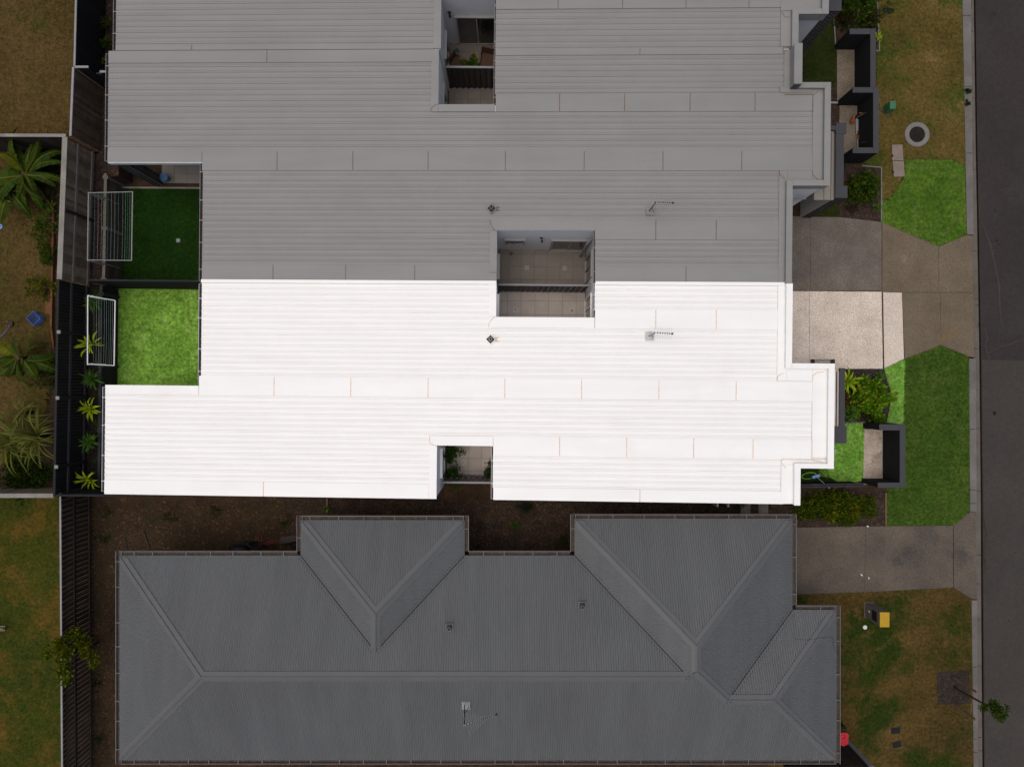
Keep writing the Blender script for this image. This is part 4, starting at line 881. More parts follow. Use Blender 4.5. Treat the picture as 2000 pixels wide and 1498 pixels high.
# ------------------------------------------------------------------ plants
def leaf_cloud(P, Nrm, size, seed, fold=.25):
    """diamond leaves at P leaning along Nrm"""
    r = np.random.RandomState(seed); n = len(P)
    d = Nrm + r.randn(n, 3)*.55; d /= np.linalg.norm(d, axis=1)[:, None]
    a = r.randn(n, 3); s = np.cross(d, a); s /= np.linalg.norm(s, axis=1)[:, None] + 1e-9
    L = size*(.6+.8*r.rand(n))[:, None]; w = L*.28
    up = np.cross(d, s)
    V = np.stack([P, P+d*L*.5+s*w+up*w*fold, P+d*L, P+d*L*.5-s*w+up*w*fold], 1).reshape(-1, 3)
    b = 4*np.arange(n)[:, None]
    return V, np.concatenate([b+np.array([0, 1, 2]), b+np.array([0, 2, 3])], 1).reshape(-1, 3)
def cloud_points(cx, cy, z0, rx, ry, h, nclump, nleaf, r, cr=.35, jag=.25):
    """points gathered round clump centres spread through a flattened dome"""
    th = r.rand(nclump)*6.283; ph = np.arccos(1 - 1.0*r.rand(nclump)); rad = .55 + .45*r.rand(nclump)
    c = np.c_[np.cos(th)*np.sin(ph)*rad*rx*(1+jag*r.randn(nclump)), np.sin(th)*np.sin(ph)*rad*ry*(1+jag*r.randn(nclump)), np.cos(ph)*rad*h*.9]
    k = r.randint(0, nclump, nleaf); q = r.randn(nleaf, 3); q /= np.linalg.norm(q, axis=1)[:, None]
    q *= (r.rand(nleaf)**.4)[:, None]*cr*min(rx, ry); q[:, 2] *= .8
    P = c[k] + q; P[:, 2] = np.maximum(P[:, 2], .03)
    nrm = q/ (np.linalg.norm(q, axis=1)[:, None]+1e-6)*.6 + np.array([0, 0, .7])
    return P + np.array([cx, cy, z0]), nrm, c + np.array([cx, cy, z0])
SEED = [100]
def shrub(label, px, py, z0, rx, ry, h, nleaf=900, leaf=.07, mname='lf_mid', nclump=16, cr=.4, name='shrub', group='garden shrubs', cat='shrub', flower=None, at=None, stems=True):
    x, y = at if at else g(px, py, z0 + h*.6)
    SEED[0] += 1; r = np.random.RandomState(SEED[0])
    t = thing(name, label, cat, (x, y, z0), group)
    P, nrm, cc = cloud_points(x, y, z0, rx, ry, h, nclump, nleaf, r, cr)
    V, Fc = leaf_cloud(P - np.array([x, y, z0]), nrm, leaf, SEED[0])
    link('foliage', npmesh('foliage', V, Fc, mname), t)
    if flower:
        i = r.choice(len(P), flower[1]); V, Fc = leaf_cloud(P[i]-np.array([x, y, z0-.03]), nrm[i], leaf*1.1, SEED[0]+1); link('flowers', npmesh('flowers', V, Fc, flower[0]), t)
    if stems:
        m = MB()
        for c in cc[:8]: m.tube((x+r.randn()*.02, y+r.randn()*.02, z0-.02), tuple(c), .014, 5, .006)
        m.build('stem', 'stem', t)
    return t
def strap_leaf(L, w, rise, droop, n=7, fold=.25):
    """one arching leaf along +x, base at the origin"""
    V = []; Fs = []
    for i in range(n+1):
        f = i/n; x = L*f*(1-.12*f*droop); z = rise*L*math.sin(f*math.pi*.62)*1.0 - droop*L*f*f*.55
        ww = w*(.55+.9*f)*(1-f**3)+.002 if f < .999 else .001
        V += [(x, -ww, z + fold*ww), (x, 0, z), (x, ww, z + fold*ww)]
    for i in range(n):
        a = 3*i; Fs += [(a, a+3, a+4, a+1), (a+1, a+4, a+5, a+2)]
    return V, Fs
def rosette(label, px, py, z0, R, n, w, mname, name='rosette_plant', group='rosette plants along the rear fence', rise=(.25,.9), droop=(.2,.8), stem=.12, seed=None, cat='plant', h=None):
    x, y = g(px, py, z0+stem+.12)
    SEED[0] += 1; r = random.Random(SEED[0])
    t = thing(name, label, cat, (x, y, z0), group)
    MB().tube((x, y, z0-.02), (x, y, z0+stem), .03, 7, .02).build('stem', 'stem', t)
    meshes = []
    for k in range(5):
        L = R*r.uniform(.75, 1.05)*1.1; V, Fs = strap_leaf(L, w*r.uniform(.8, 1.15), r.uniform(*rise), r.uniform(*droop))
        m = MB(); m.add(V, Fs); meshes.append(m.mesh('leaf', mname, smooth=True))
    for i in range(n):
        o = link('leaf', meshes[r.randrange(5)], t, (0, 0, stem*r.uniform(.6, 1)), 0)
        o.rotation_euler = (r.uniform(-.25, .25), -r.uniform(-.1, .55)*(1 if i % 3 else 1.4), i*2.399 + r.uniform(-.3, .3))
        k = r.uniform(.75, 1.1); o.scale = (k, k, k)
    return t
def banana_leaf(L, w, rise, droop, r, n=16):
    """broad torn blade with a raised midrib: two meshes' worth of data"""
    V = []; Fs = []; mi = []
    def mid(f): return L*f*(1-.15*droop*f), rise*L*math.sin(f*1.9)*.75 - droop*L*f*f*.7
    def wid(f): return w*math.sin(min(1, (f-.12)/.88)**.75*math.pi*.97+.06)**.6 if f > .12 else .012
    for s in (-1, 1):
        i = 0
        while i < n:
            seg = r.choice((1, 1, 2, 3)); j = min(n, i+seg); lift = r.uniform(-.10, .06)
            for q in range(i, j):
                f0, f1 = q/n, (q+1)/n; gap = .12/n if q == j-1 and j < n else 0
                a = mid(f0); b = mid(f1); w0, w1 = wid(f0), wid(max(.125, min(f1, .995))); back = .10
                sag = -.22 + lift
                base = len(V)
                V += [(a[0], 0, a[1]), (b[0], 0, b[1]), (b[0]-gap*L*2+back*w1, s*w1, b[1]+sag*w1), (a[0]+back*w0, s*w0, a[1]+sag*w0)]
                Fs.append((base, base+1, base+2, base+3) if s > 0 else (base+3, base+2, base+1, base)); mi.append(0)
            i = j
    for q in range(n):
        a = mid(q/n); b = mid((q+1)/n); k0, k1 = .022*(1-q/n)+.004, .022*(1-(q+1)/n)+.004; base = len(V)
        V += [(a[0], -k0, a[1]+.008), (a[0], k0, a[1]+.008), (b[0], k1, b[1]+.008), (b[0], -k1, b[1]+.008)]; Fs.append((base, base+3, base+2, base+1)); mi.append(1)
    m = MB(); m.v = V; m.f = Fs; m.m = mi; return m
def banana(label, px, py, z0, trunk, leaves, mats=('lf_banana', 'midrib'), extra=0):
    x, y = g(px, py, z0+trunk); SEED[0] += 1; r = random.Random(SEED[0])
    t = thing('banana_plant', label, 'banana plant', (x, y, z0), 'banana plants in the back garden')
    MB().tube((x, y, z0-.05), (x+.05, y, z0+trunk), .10, 9, .06).build('stem', 'stem', t)
    leaves = list(leaves) + [(r.uniform(0, 360), r.uniform(.7, 1.25), r.uniform(.13, .2), r.uniform(.2, .5), r.uniform(.4, .7), 0) for _ in range(extra)]
    for i, (ang, L, w, rise, droop, yel) in enumerate(leaves):
        me = banana_leaf(L, w*r.uniform(.75, 1.1), rise, droop, r).mesh('leaf', [('lf_banana_y' if yel else ('lf_banana', 'lf_banana_d')[i % 2]), mats[1]])
        o = link('leaf', me, t, (.05+r.uniform(-.08, .08), r.uniform(-.08, .08), trunk-r.uniform(.0, .35))); o.rotation_euler = (r.choice((-1, 1))*r.uniform(.2, 1.0), r.uniform(-.25, .3), math.radians(ang+r.uniform(-10, 10)))
        k = r.uniform(.85, 1.15); o.scale = (k, k, k)
    return t
# left garden (angles: 0 = right, 90 = up the picture)
banana('large banana plant with torn leaves beside the silver capped fence', 42, 338, RZ, 1.1,
       [(70,1.55,.20,.5,.35,0),(35,1.5,.17,.5,.4,0),(100,1.45,.22,.5,.4,0),(12,1.75,.17,.4,.35,0),(-12,1.9,.14,.4,.3,0),(150,1.2,.25,.5,.5,1),(-55,1.2,.17,.35,.6,0),(-75,1.35,.18,.3,.6,0),(-105,1.5,.22,.4,.5,0),(-130,1.3,.22,.4,.5,0),(185,1.3,.24,.5,.5,0),(215,1.3,.22,.4,.5,0),(50,.9,.18,.7,.2,0),(-35,1.0,.15,.5,.3,0),(125,1.2,.2,.5,.4,0)], extra=9)
banana('second banana clump half out of frame under the large one', 6, 372, RZ, .9, [(-100,1.2,.2,.4,.5,0),(-60,1.0,.18,.4,.5,0),(40,.9,.18,.5,.4,0),(80,1.1,.2,.5,.4,0)], extra=7)
shrub('dark leafy undergrowth beneath the large banana plant', 70, 318, RZ, .95, .8, .4, 1500, .12, 'lf_dark', 34, .3)
banana('smaller broad leaved banana plant beside the blue hose', 32, 700, RZ, .8,
       [(150,.95,.24,.5,.4,1),(105,1.0,.2,.5,.4,0),(70,.9,.17,.5,.3,0),(8,1.1,.23,.4,.4,0),(-45,.8,.2,.4,.5,0),(-75,1.05,.17,.4,.5,0),(-150,1.0,.24,.4,.4,0),(200,1.0,.24,.5,.4,0),(45,1.2,.13,.5,.3,0),(-120,.8,.2,.5,.5,0),(25,.85,.15,.6,.2,0)], extra=4)
for px, py, z, R, n, lb in ((48,806,1.4,.9,18,'strappy pale green plant above the tangled pair'), (20,862,1.6,1.3,40,'big strappy pale green plant at the left edge'), (74,852,1.5,1.2,40,'big strappy pale green plant leaning over the rear fence')):
    x, y = g(px, py, z); SEED[0] += 1; r = random.Random(SEED[0])
    t = thing('yucca', lb, 'plant', (x, y, RZ), 'strappy plants in the back garden'); MB().tube((x, y, RZ-.05), (x, y, z), .06, 7, .05).build('trunk', 'stem', t)
    for i in range(n):
        V, Fs = strap_leaf(R*r.uniform(.6, 1.3), .027*r.uniform(.7, 1.3), r.uniform(.3, .7), r.uniform(.5, 1.1)); m = MB(); m.add(V, Fs)
        o = link('leaf', m.mesh('leaf', 'lf_strap', smooth=True), t, (0, 0, z-RZ-r.uniform(0, .15))); o.rotation_euler = (r.uniform(-.5, .5), -r.uniform(-.2, .5), i*2.399+r.uniform(-.3, .3))
shrub('loose dark shrub under the banana leaf tips', 88, 425, RZ, .75, .95, .7, 900, .10, 'lf_mid', 26, .28)
shrub('small bushy green shrub left of the silver capped fence', 94, 495, RZ, .36, .36, .45, 700, .08, 'lf_mid', 12, .5)
shrub('open leafy shrub beside the corner of the timber edging', 85, 562, RZ, .7, .5, .55, 420, .10, 'lf_lime', 22, .22)
shrub('dark ground shrub under the smaller banana', 88, 735, RZ, .6, .6, .35, 700, .08, 'lf_dark', 22, .3)
shrub('dark leafy thicket above the bottom cross fence', 45, 925, RZ, 1.35, .75, .5, 2400, .10, 'lf_dark', 50, .3)
shrub('yellow green fern clump at the left edge of the thicket', 22, 885, RZ, .5, .45, .5, 500, .10, 'lf_lime', 16, .35)
# along the white house rear fence
for i, (px, py, kind, lb) in enumerate(((182,592,'s','green spiky grass plant under the end of the clothes line nearest the grey yard'), (178,673,'y','yellow green rosette under the lower end of the clothes line'), (178,741,'s','green spiky grass plant just below the clothes line'),
        (174,798,'y','yellow green rosette near the corner of the white roof'), (173,864,'s','green spiky grass plant between the two lower yellow rosettes'), (172,936,'y','yellow green rosette in the bottom corner by the white roof'))):
    if kind == 's': rosette(lb, px, py, RZ, .42, 54, .011, 'lf_spike', 'spiky_plant', rise=(.4,.7), droop=(.2,.5), stem=.38)
    else: rosette(lb, px, py, RZ, .50, 18, .036, 'lf_yellow', 'yellow_rosette', rise=(.4,.8), droop=(.1,.5), stem=.45)
for px, py, lb in ((190,571,'at the top end of the black bed'), (191,637,'under the middle of the white clothes line'), (191,706,'at the lower end of the clothes line'), (191,767,'opposite the bright lawn corner'), (189,828,'beside the white roof gutter'), (187,900,'above the lowest yellow rosette')):
    shrub('small round green plant '+lb, px, py, RZ, .11, .11, .14, 160, .035, 'lf_round', 6, .6, name='round_plant', group='small round plants on the black bed', cat='plant', stems=False)
shrub('small leafy shrub with red flowers by the top left gutter', 206, 45, RZ, .24, .3, .5, 300, .07, 'lf_mid', 10, .5, flower=('lf_flower', 14))
shrub('second red flowering shrub below the first by the gutter', 207, 84, RZ, .26, .26, .5, 320, .07, 'lf_mid', 10, .5, flower=('lf_flower', 8))
shrub('yellow green sprig in the corner of the short black fence', 197, 122, RZ, .2, .2, .3, 60, .12, 'lf_lime', 5, .5)
# front gardens
shrub('large round yellow green bush in the white house front bed', 1703, 780, 0, .80, .84, 1.05, 3000, .115, 'lf_bush', 40, .24)
rosette('yellow green fern rosette beside the white house porch', 1652, 746, 0, .6, 26, .04, 'lf_front', 'fern_rosette', 'front garden rosettes', rise=(.5,.9), droop=(.3,.7), stem=.3)
shrub('reddish brown shrub against the dark porch capping', 1655, 778, 0, .35, .42, .6, 700, .06, 'lf_red', 14, .4)
rosette('dark green spiky rosette below the reddish shrub', 1658, 810, 0, .5, 40, .014, 'lf_spike', 'spiky_plant', 'front garden rosettes', rise=(.5,.9), droop=(.3,.7), stem=.2)
rosette('small spiky plant by the driveway corner of the dark bed', 1718, 735, 0, .28, 26, .012, 'lf_spike', 'spiky_plant', 'front garden rosettes', rise=(.5,.9), droop=(.3,.7), stem=.1)
shrub('light green low plant at the foot of the round bush', 1718, 815, 0, .3, .22, .35, 400, .08, 'lf_bush', 10, .45)
shrub('low bronze ground plant behind the charcoal front wall', 1690, 812, 0, .4, .22, .2, 350, .06, 'lf_brown', 12, .4)
shrub('dark green bush in the middle grey house front bed', 1690, 366, 0, .62, .62, .9, 1900, .11, 'lf_mid', 34, .32)
shrub('tiny dark red plant beside the grey driveway', 1668, 405, 0, .16, .22, .25, 160, .06, 'lf_brown', 6, .5)
rosette('small dark spiky plant at the driveway edge of the grey bed', 1712, 405, 0, .26, 24, .012, 'lf_spike', 'spiky_plant', 'front garden rosettes', rise=(.5,.9), droop=(.3,.7), stem=.1)
shrub('large green bush at the top edge by the grey porch', 1685, 12, 0, .7, .9, 1.0, 2200, .11, 'lf_mid', 36, .32)
shrub('brown leaved bush left of the large green one', 1648, 34, 0, .32, .34, .6, 700, .06, 'lf_brown', 14, .45)
shrub('reddish bush against the top charcoal wall', 1708, 40, 0, .2, .3, .5, 420, .06, 'lf_brown', 10, .45)
rosette('yellow green strappy plant outside the top charcoal wall', 1715, 72, 0, .28, 18, .02, 'lf_yellow', 'yellow_rosette', 'front garden rosettes', rise=(.5,.9), droop=(.3,.7), stem=.1)
hx, hy = g(1640, 996, .7)
t = thing('hedge', 'long loose green hedge between the white house and the lower driveway', 'hedge', (hx, hy, 0))
r = np.random.RandomState(5); n = 7500; VV = []
P, nrm, cc = cloud_points(hx, hy, 0, 1.52, .55, .95, 95, n, r, .30, .25)
P[:, 0] = hx + (P[:, 0]-hx)*1.0; edge = np.abs(P[:, 0]-hx)/1.6; P = P[edge < 1.02]; nrm = nrm[edge < 1.02]
V, Fc = leaf_cloud(P - np.array([hx, hy, 0]), nrm, .10, 77); link('foliage', npmesh('foliage', V, Fc, 'lf_hedge'), t)
m = MB()
for c in cc[:26]: m.tube((c[0], hy+r.randn()*.1, 0), tuple(c), .012, 5, .005)
m.build('stem', 'stem', t)
shrub('grey green rounded shrub in the pebbles between the houses', 1025, 994, 0, .34, .3, .45, 800, .05, 'lf_grey', 14, .4)
for px, py, R, lb in ((1005,1026,.12,'tiny green tuft in the pebbles below the grey shrub'), (1098,1055,.2,'small green tuft beside the wide front hip gutter'), (640,998,.16,'small weed near the yellow edging board'), (1448,985,.2,'weed beside the paving slabs'), (1575,978,.3,'leafy edge plant where the hedge meets the side path')):
    shrub(lb, px, py, 0, R, R, R*1.2, 260, .045, 'lf_round' if R < .2 else 'lf_mid', 8, .5, stems=False, group='weeds in the side yard', cat='plant', name='weed')
for i, (px, py) in enumerate(((200,1050),(205,1000),(330,1010),(420,1000),(560,1020),(190,1330),(195,1440))):
    shrub('low patch of weeds '+('by the slatted fence opposite the gutter corner','at the top of the slatted fence','below the middle of the long white edge','right of the middle on the bare soil','beside the left front hip','left of the house wall near the small tree','in the bottom strip beside the slatted fence')[i], px, py, 0, .28, .22, .08, 160, .05, 'lf_dark', 14, .3, stems=False, group='weeds on the soil', cat='plant', name='weed')
# young tree over the slatted fence, and the staked street tree
def tree(label, base, top, zt, R, h, mname, nleaf, leaf, nb, seed, name='tree', cr=.34, jag=.3, group=None):
    bx, by = base; x, y = top; r = np.random.RandomState(seed)
    t = thing(name, label, 'tree', (bx, by, 0), group)
    m = MB(); m.tube((bx, by, -.05), (bx+(x-bx)*.6, by+(y-by)*.6, zt*.55), .05, 8, .035); m.tube((bx+(x-bx)*.6, by+(y-by)*.6, zt*.55), (x, y, zt), .035, 8, .02); m.build('trunk', 'stem', t)
    P, nrm, cc = cloud_points(x, y, zt-h*.35, R, R*.85, h, nb, nleaf, r, cr, jag)
    V, Fc = leaf_cloud(P - np.array([bx, by, 0]), nrm, leaf, seed); link('crown', npmesh('crown', V, Fc, mname), t)
    m = MB()
    for c in cc: m.tube((x, y, zt-.3), tuple(c), .014, 5, .005)
    m.build('branches', 'stem', t)
    return t
tree('small open crowned tree leaning over the slatted fence', g(190,1256), g(141,1277,2.4), 2.4, .88, .8, 'lf_tree', 2100, .11, 15, 51, cr=.27, jag=.3)
st = tree('young street tree leaning over the road at the bark square', g(1862,1342), g(1941,1385,2.15), 2.15, .42, .6, 'lf_mid', 1100, .075, 14, 61, 'street_tree', cr=.38)
for (a, b) in (((1863,1322),(1906,1342)), ((1861,1373),(1904,1405))):
    x, y = g(*a); m = MB().box(x-.028, x+.028, y-.028, y+.028, -.05, 1.27).build('stake', 'stake')
    setp(m, 'timber stake of the street tree nearer the '+('driveway' if a[1] < 1350 else 'bottom edge'), 'stake', 'tree stakes')
x0, y0 = g(1863,1322); x1, y1 = g(1861,1373)
setp(MB().path([(x0+.03,y0,.95),(x0+.1,(y0+y1)/2+.1,.9),(x1+.03,y1,.95)], .012).build('tree_tie', 'stake'), 'brown strap tied between the two street tree stakes', 'strap')

# ------------------------------------------------------------------ things in the yards
def clothesline(label, c4, wires, sm, arms, bz, wall_x, cordA, cordB):
    """c4: four frame corners (x,y,z) in order; wires run between the first and last side"""
    A, Bq, Cq, Dq = [np.array(p, float) for p in c4]
    t = thing('clothes_line', label, 'clothes line', (A[0], A[1], 0), 'folding clothes lines in the rear yards')
    for p, q in ((A, Bq), (Cq, Dq)): MB().tube(p, q, .015, 8).build('end_arm', sm, t)
    for p, q in ((A, Dq), (Bq, Cq)): MB().tube(p, q, .021, 8).build('frame_bar', sm, t)
    for i, f in enumerate(wires):
        p, q = A+(Bq-A)*f, Dq+(Cq-Dq)*f
        sag = np.array([0, 0, -.02]); MB().path([p, (p+q)/2+sag, q], .0035, 4).build('cord', cordB if i % 3 == 0 else cordA, t)
    for p, q in arms: MB().tube(p, q, .018, 6).build('support_arm', sm, t)
    for p in (A, Dq): MB().box(p[0]-.03, p[0]+.03, p[1]-.03, p[1]+.03, bz, p[2]-.027).build('post', sm, t)
def g3(px, py, z): return (*g(px, py, z), z)
clothesline('dull white folding clothes line over the timber sleepers', [g3(173,377,1.95), g3(259,375,1.95), g3(257,509,1.95), g3(171,508,1.95)], (.14,.22,.30,.44,.52,.60,.68,.78,.84,.89,.94), 'steel_dim',
            [(g3(182,377,1.94), g3(234,400,.2)), (g3(181,509,1.94), g3(234,524,.2))], .95, -14.6, 'cord', 'cord_green')
clothesline('bright white half folded clothes line beside the bright rear lawn', [g3(171.5,578,2.0), g3(225,587,1.7), g3(223,714,1.7), g3(171,711,2.0)], (.22,.31,.40,.50,.60,.68,.76,.83,.90), 'steel_white',
            [(g3(180,578,1.95), g3(196,580,1.1)), (g3(180,711,1.95), g3(196,713,1.1))], .95, -14.8, 'cord', 'cord_green')
# manhole, lids, pits
x, y = g(1790.5,263.5)
t = thing('manhole', 'round iron manhole in a pale concrete ring on the verge', 'manhole', (x, y, 0))
MB().lathe(x, y, [(.45,-.05),(.45,.035),(.435,.045),(.30,.045),(.285,.03),(.285,-.05)], 40).build('concrete_ring', 'concrete', t)
m = MB().lathe(x, y, [(.0,.036),(.28,.036),(.28,-.05)], 36); c = m.build('cover', 'iron', t)
m = MB()
for i in range(-5, 6):
    L = math.sqrt(max(0, .25**2-(i*.045)**2)); m.box(x-L, x+L, y+i*.045-.006, y+i*.045+.006, .0365, .041)
m.build('tread', 'iron', c)
for (a, b, c_, d, lb) in (((1742,283),(1763,283),(1764.5,313.5),(1743,313.5),'square concrete pit lid nearer the manhole'), ((1743.5,315),(1765,315),(1767.5,345),(1746,345.5),'square concrete pit lid touching the bright grass patch')):
    P4 = [g(*q, .05) for q in (a, b, c_, d)]; cx, cy = sum(p[0] for p in P4)/4, sum(p[1] for p in P4)/4
    t = thing('concrete_pit', lb, 'lid', (cx, cy, 0), 'concrete pit lids'); MB().prism(P4, -.02, .05).build('slab', 'concrete_pink', t)
    for f in (.15, .85):
        hx_, hy_ = P4[1][0]*.5+P4[0][0]*.5, P4[0][1]+(P4[3][1]-P4[0][1])*f; MB().lathe(hx_, hy_, [(0,.052),(.014,.052),(.014,.04)], 8).build('lifting_hole', 'iron', t)
    MB().box(P4[0][0]-.004, P4[0][0]+.05, P4[3][1]+.12, P4[3][1]+.2, .03, .052).build('chipped_notch', 'iron', t)
for a, lb in ((((1723,16),(1741,17),(1744,27),(1726,27)), 'dark rectangular pit cover at the top of the verge'), (((1739,1421),(1758,1419),(1757,1431),(1740,1432)), 'upper dark pit cover on the lower lawn'), (((1742,1448),(1759,1446),(1760,1457),(1743,1460)), 'lower dark pit cover on the lower lawn')):
    P4 = [g(*q) for q in a]; cx, cy = sum(p[0] for p in P4)/4, sum(p[1] for p in P4)/4
    t = thing('pit_cover', lb, 'cover', (cx, cy, 0), 'dark pit covers'); MB().prism(P4, -.02, .035).build('frame', 'black', t)
    MB().prism([(cx+(p[0]-cx)*.88, cy+(p[1]-cy)*.84) for p in P4], .0, .042).build('lid', 'char_wall', t)
# green service pillar and yellow topped service pillar
def pillar(name, label, base4, h, body, lid, group):
    cx, cy = sum(p[0] for p in base4)/4, sum(p[1] for p in base4)/4
    t = thing(name, label, 'utility box', (cx, cy, 0), group)
    MB().prism(base4, -.03, h-.04).build('body', body, t)
    MB().prism([(cx+(p[0]-cx)*1.03, cy+(p[1]-cy)*1.03) for p in base4], h-.038, h).build('lid', lid, t)
    MB().prism([(cx+(p[0]-cx)*1.12, cy+(p[1]-cy)*1.12) for p in base4], -.03, .03).build('plinth', body, t)
    return t, cx, cy
kk = (H-.5)/F
t, cx, cy = pillar('service_pillar', 'green steel service pillar on the dry verge', [((1738.5-1000)*kk,(749-213)*kk), ((1749.5-1000)*kk,(749-213)*kk), ((1749.5-1000)*kk,(749-198)*kk), ((1738.5-1000)*kk,(749-198)*kk)], .5, 'green_box', 'green_box', None)
MB().box(cx-.105, cx-.098, cy-.08, cy+.08, .1, .42).build('door', 'green_box', t)
kk = (H-1.1)/F
xa, xb, ya, yb_ = (1719-1000)*kk, (1737-1000)*kk, (749-1224)*kk, (749-1196)*kk
t, cx, cy = pillar('service_pillar', 'putty coloured service pillar with yellow lid on the lower lawn', [(xa,ya),(xb,ya),(xb,yb_),(xa,yb_)], 1.1, 'putty', 'yellow', None)
MB().box(xa-.008, xa-.001, ya+.08, yb_-.06, .55, .88).build('vent_panel', 'black', t); MB().box(xa-.009, xa-.001, ya+.26, ya+.33, .28, .38).build('warning_label', 'white_plastic', t)
x, y = g(1688.5,1224); setp(MB().lathe(x, y, [(0,.06),(.07,.058),(.078,.045),(.078,-.02)], 20).build('riser_cap', 'white_plastic'), 'round white riser cap in the lower lawn grass', 'cap')
x, y = g(1693,1027); setp(MB().lathe(x, y, [(0,.09),(.028,.085),(.03,-.02)], 12).build('tap_riser', 'white_plastic'), 'small white pipe end at the edge of the lower driveway', 'pipe')
# red lidded bin at the gutter corner
x, y = g(1647,1437,1.0)
t = thing('wheelie_bin', 'dark green bin with bright red lid at the corner of the charcoal roof', 'bin', (x, y, 0))
MB().prism([(x-.15,y-.26),(x+.15,y-.26),(x+.17,y+.24),(x-.17,y+.24)], .1, .93).build('body', 'lawn_shade', t)
m = MB(); m.prism([(x-.17,y-.29),(x+.0,y-.36),(x+.17,y-.29),(x+.19,y+.05),(x+.12,y+.12),(x-.12,y+.12),(x-.19,y+.05)], .935, 1.0); l = m.build('lid', 'red', t)
MB().lathe(x, y-.02, [(.06,1.0),(.07,1.02),(.055,1.025),(.05,1.002)], 14).build('lid_boss', 'red', l)
MB().tube((x-.15,y+.27,.9), (x+.15,y+.27,.9), .018, 8).build('handle', 'black', t)
for s in (-1, 1): MB().tube((x+s*.15,y+.2,.1), (x+s*.2,y+.2,.1), .1, 14).build('wheel', 'black', t)
# kick scooters in the grey courtyard
def scooter(label, px, py, L, ang, body, accent):
    x, y = g(px, py); c, s = math.cos(ang), math.sin(ang)
    t = thing('kick_scooter', label, 'scooter', (x, y, 0), 'toy scooters in the charcoal courtyard')
    def P(a, b, z): return (x+c*a-s*b, y+s*a+c*b, z)
    def pr(poly, z0, z1, nm, mm): MB().prism([P(a, b, 0)[:2] for a, b in poly], z0, z1).build(nm, mm, t)
    pr([(-L/2,-.05),(L/2-.12,-.05),(L/2-.02,0),(L/2-.12,.05),(-L/2,.05)], .09, .115, 'deck', body)
    for a in (-L/2-.03, L/2): MB().tube(P(a,-.018,.075), P(a,.018,.075), .075, 14).build('wheel', 'black', t)
    MB().tube(P(L/2-.02,0,.08), P(L/2-.10,0,.74), .018, 8).build('steering_column', 'steel_dim', t)
    MB().tube(P(L/2-.10,-.2,.74), P(L/2-.10,.2,.74), .016, 8).build('handlebar', 'black', t)
    for k in (-1, 1): MB().tube(P(L/2-.10,k*.13,.74), P(L/2-.10,k*.22,.74), .022, 8).build('grip', accent, t)
    pr([(-L/2-.1,-.03),(-L/2+.05,-.035),(-L/2+.05,.035),(-L/2-.1,.03)], .155, .17, 'rear_guard', accent)
    return t
a = scooter('white kick scooter with orange guard in the charcoal courtyard', 1671.5, 250, .72, 1.62, 'steel_dim', 'orange')
x, y = g(1667,235,.25); MB().prism([(x-.07,y-.06),(x+.06,y-.06),(x+.05,y+.14),(x+.01,y+.2)], .14, .2).build('orange_seat', 'orange', a)
scooter('black and white kick scooter beside the charcoal wall end', 1674, 281, .6, -1.5, 'steel_dim', 'black')
# hose loop and broom on the white house side
x, y = g(1578,929)
pts = [(*g(1566+14*(1+math.cos(k)), 929+6*math.sin(k)-.25*14*math.cos(k)*.6, .03), .03+.01*math.sin(3*k)) for k in np.linspace(0, 12.4, 44)]
setp(MB().path(pts, .016, 6).build('garden_hose', 'green_hose'), 'coiled bright green hose on the shaded grass', 'hose')
t = thing('broom', 'blue headed broom with white handle leaning on the black fence', 'broom', (*g(1593,930), 0))
a, b = np.array(g3(1586,932.5,.05)), np.array(g3(1600,928.5,.05)); d = (b-a)/np.linalg.norm(b-a); n = np.array([-d[1], d[0], 0])*.05
MB().prism([tuple((a+n)[:2]), tuple((a-n)[:2]), tuple((b-n)[:2]), tuple((b+n)[:2])], .03, .09).build('head', 'blue_pale', t)
MB().prism([tuple((a+n*.8)[:2]), tuple((a-n*.8)[:2]), tuple((b-n*.8)[:2]), tuple((b+n*.8)[:2])], -.005, .029).build('bristles', 'blue', t)
MB().tube(g3(1594,930.5,.09), (*g(1620,953,1.0), 1.0), .012, 8).build('handle', 'white_plastic', t)
x, y = g(1610,705,.3); t = thing('boot_rack', 'dark wire rack by the white house porch on the driveway', 'rack', (x, y, 0))
for dx in (-.36, .36): MB().box(x+dx-.02, x+dx+.02, y-.09, y+.06, .03, .3).build('leg', 'black', t)
for i in range(3): MB().box(x-.36, x+.36, y-.07+i*.05, y-.05+i*.05, .3, .32).build('bar', 'black', t)
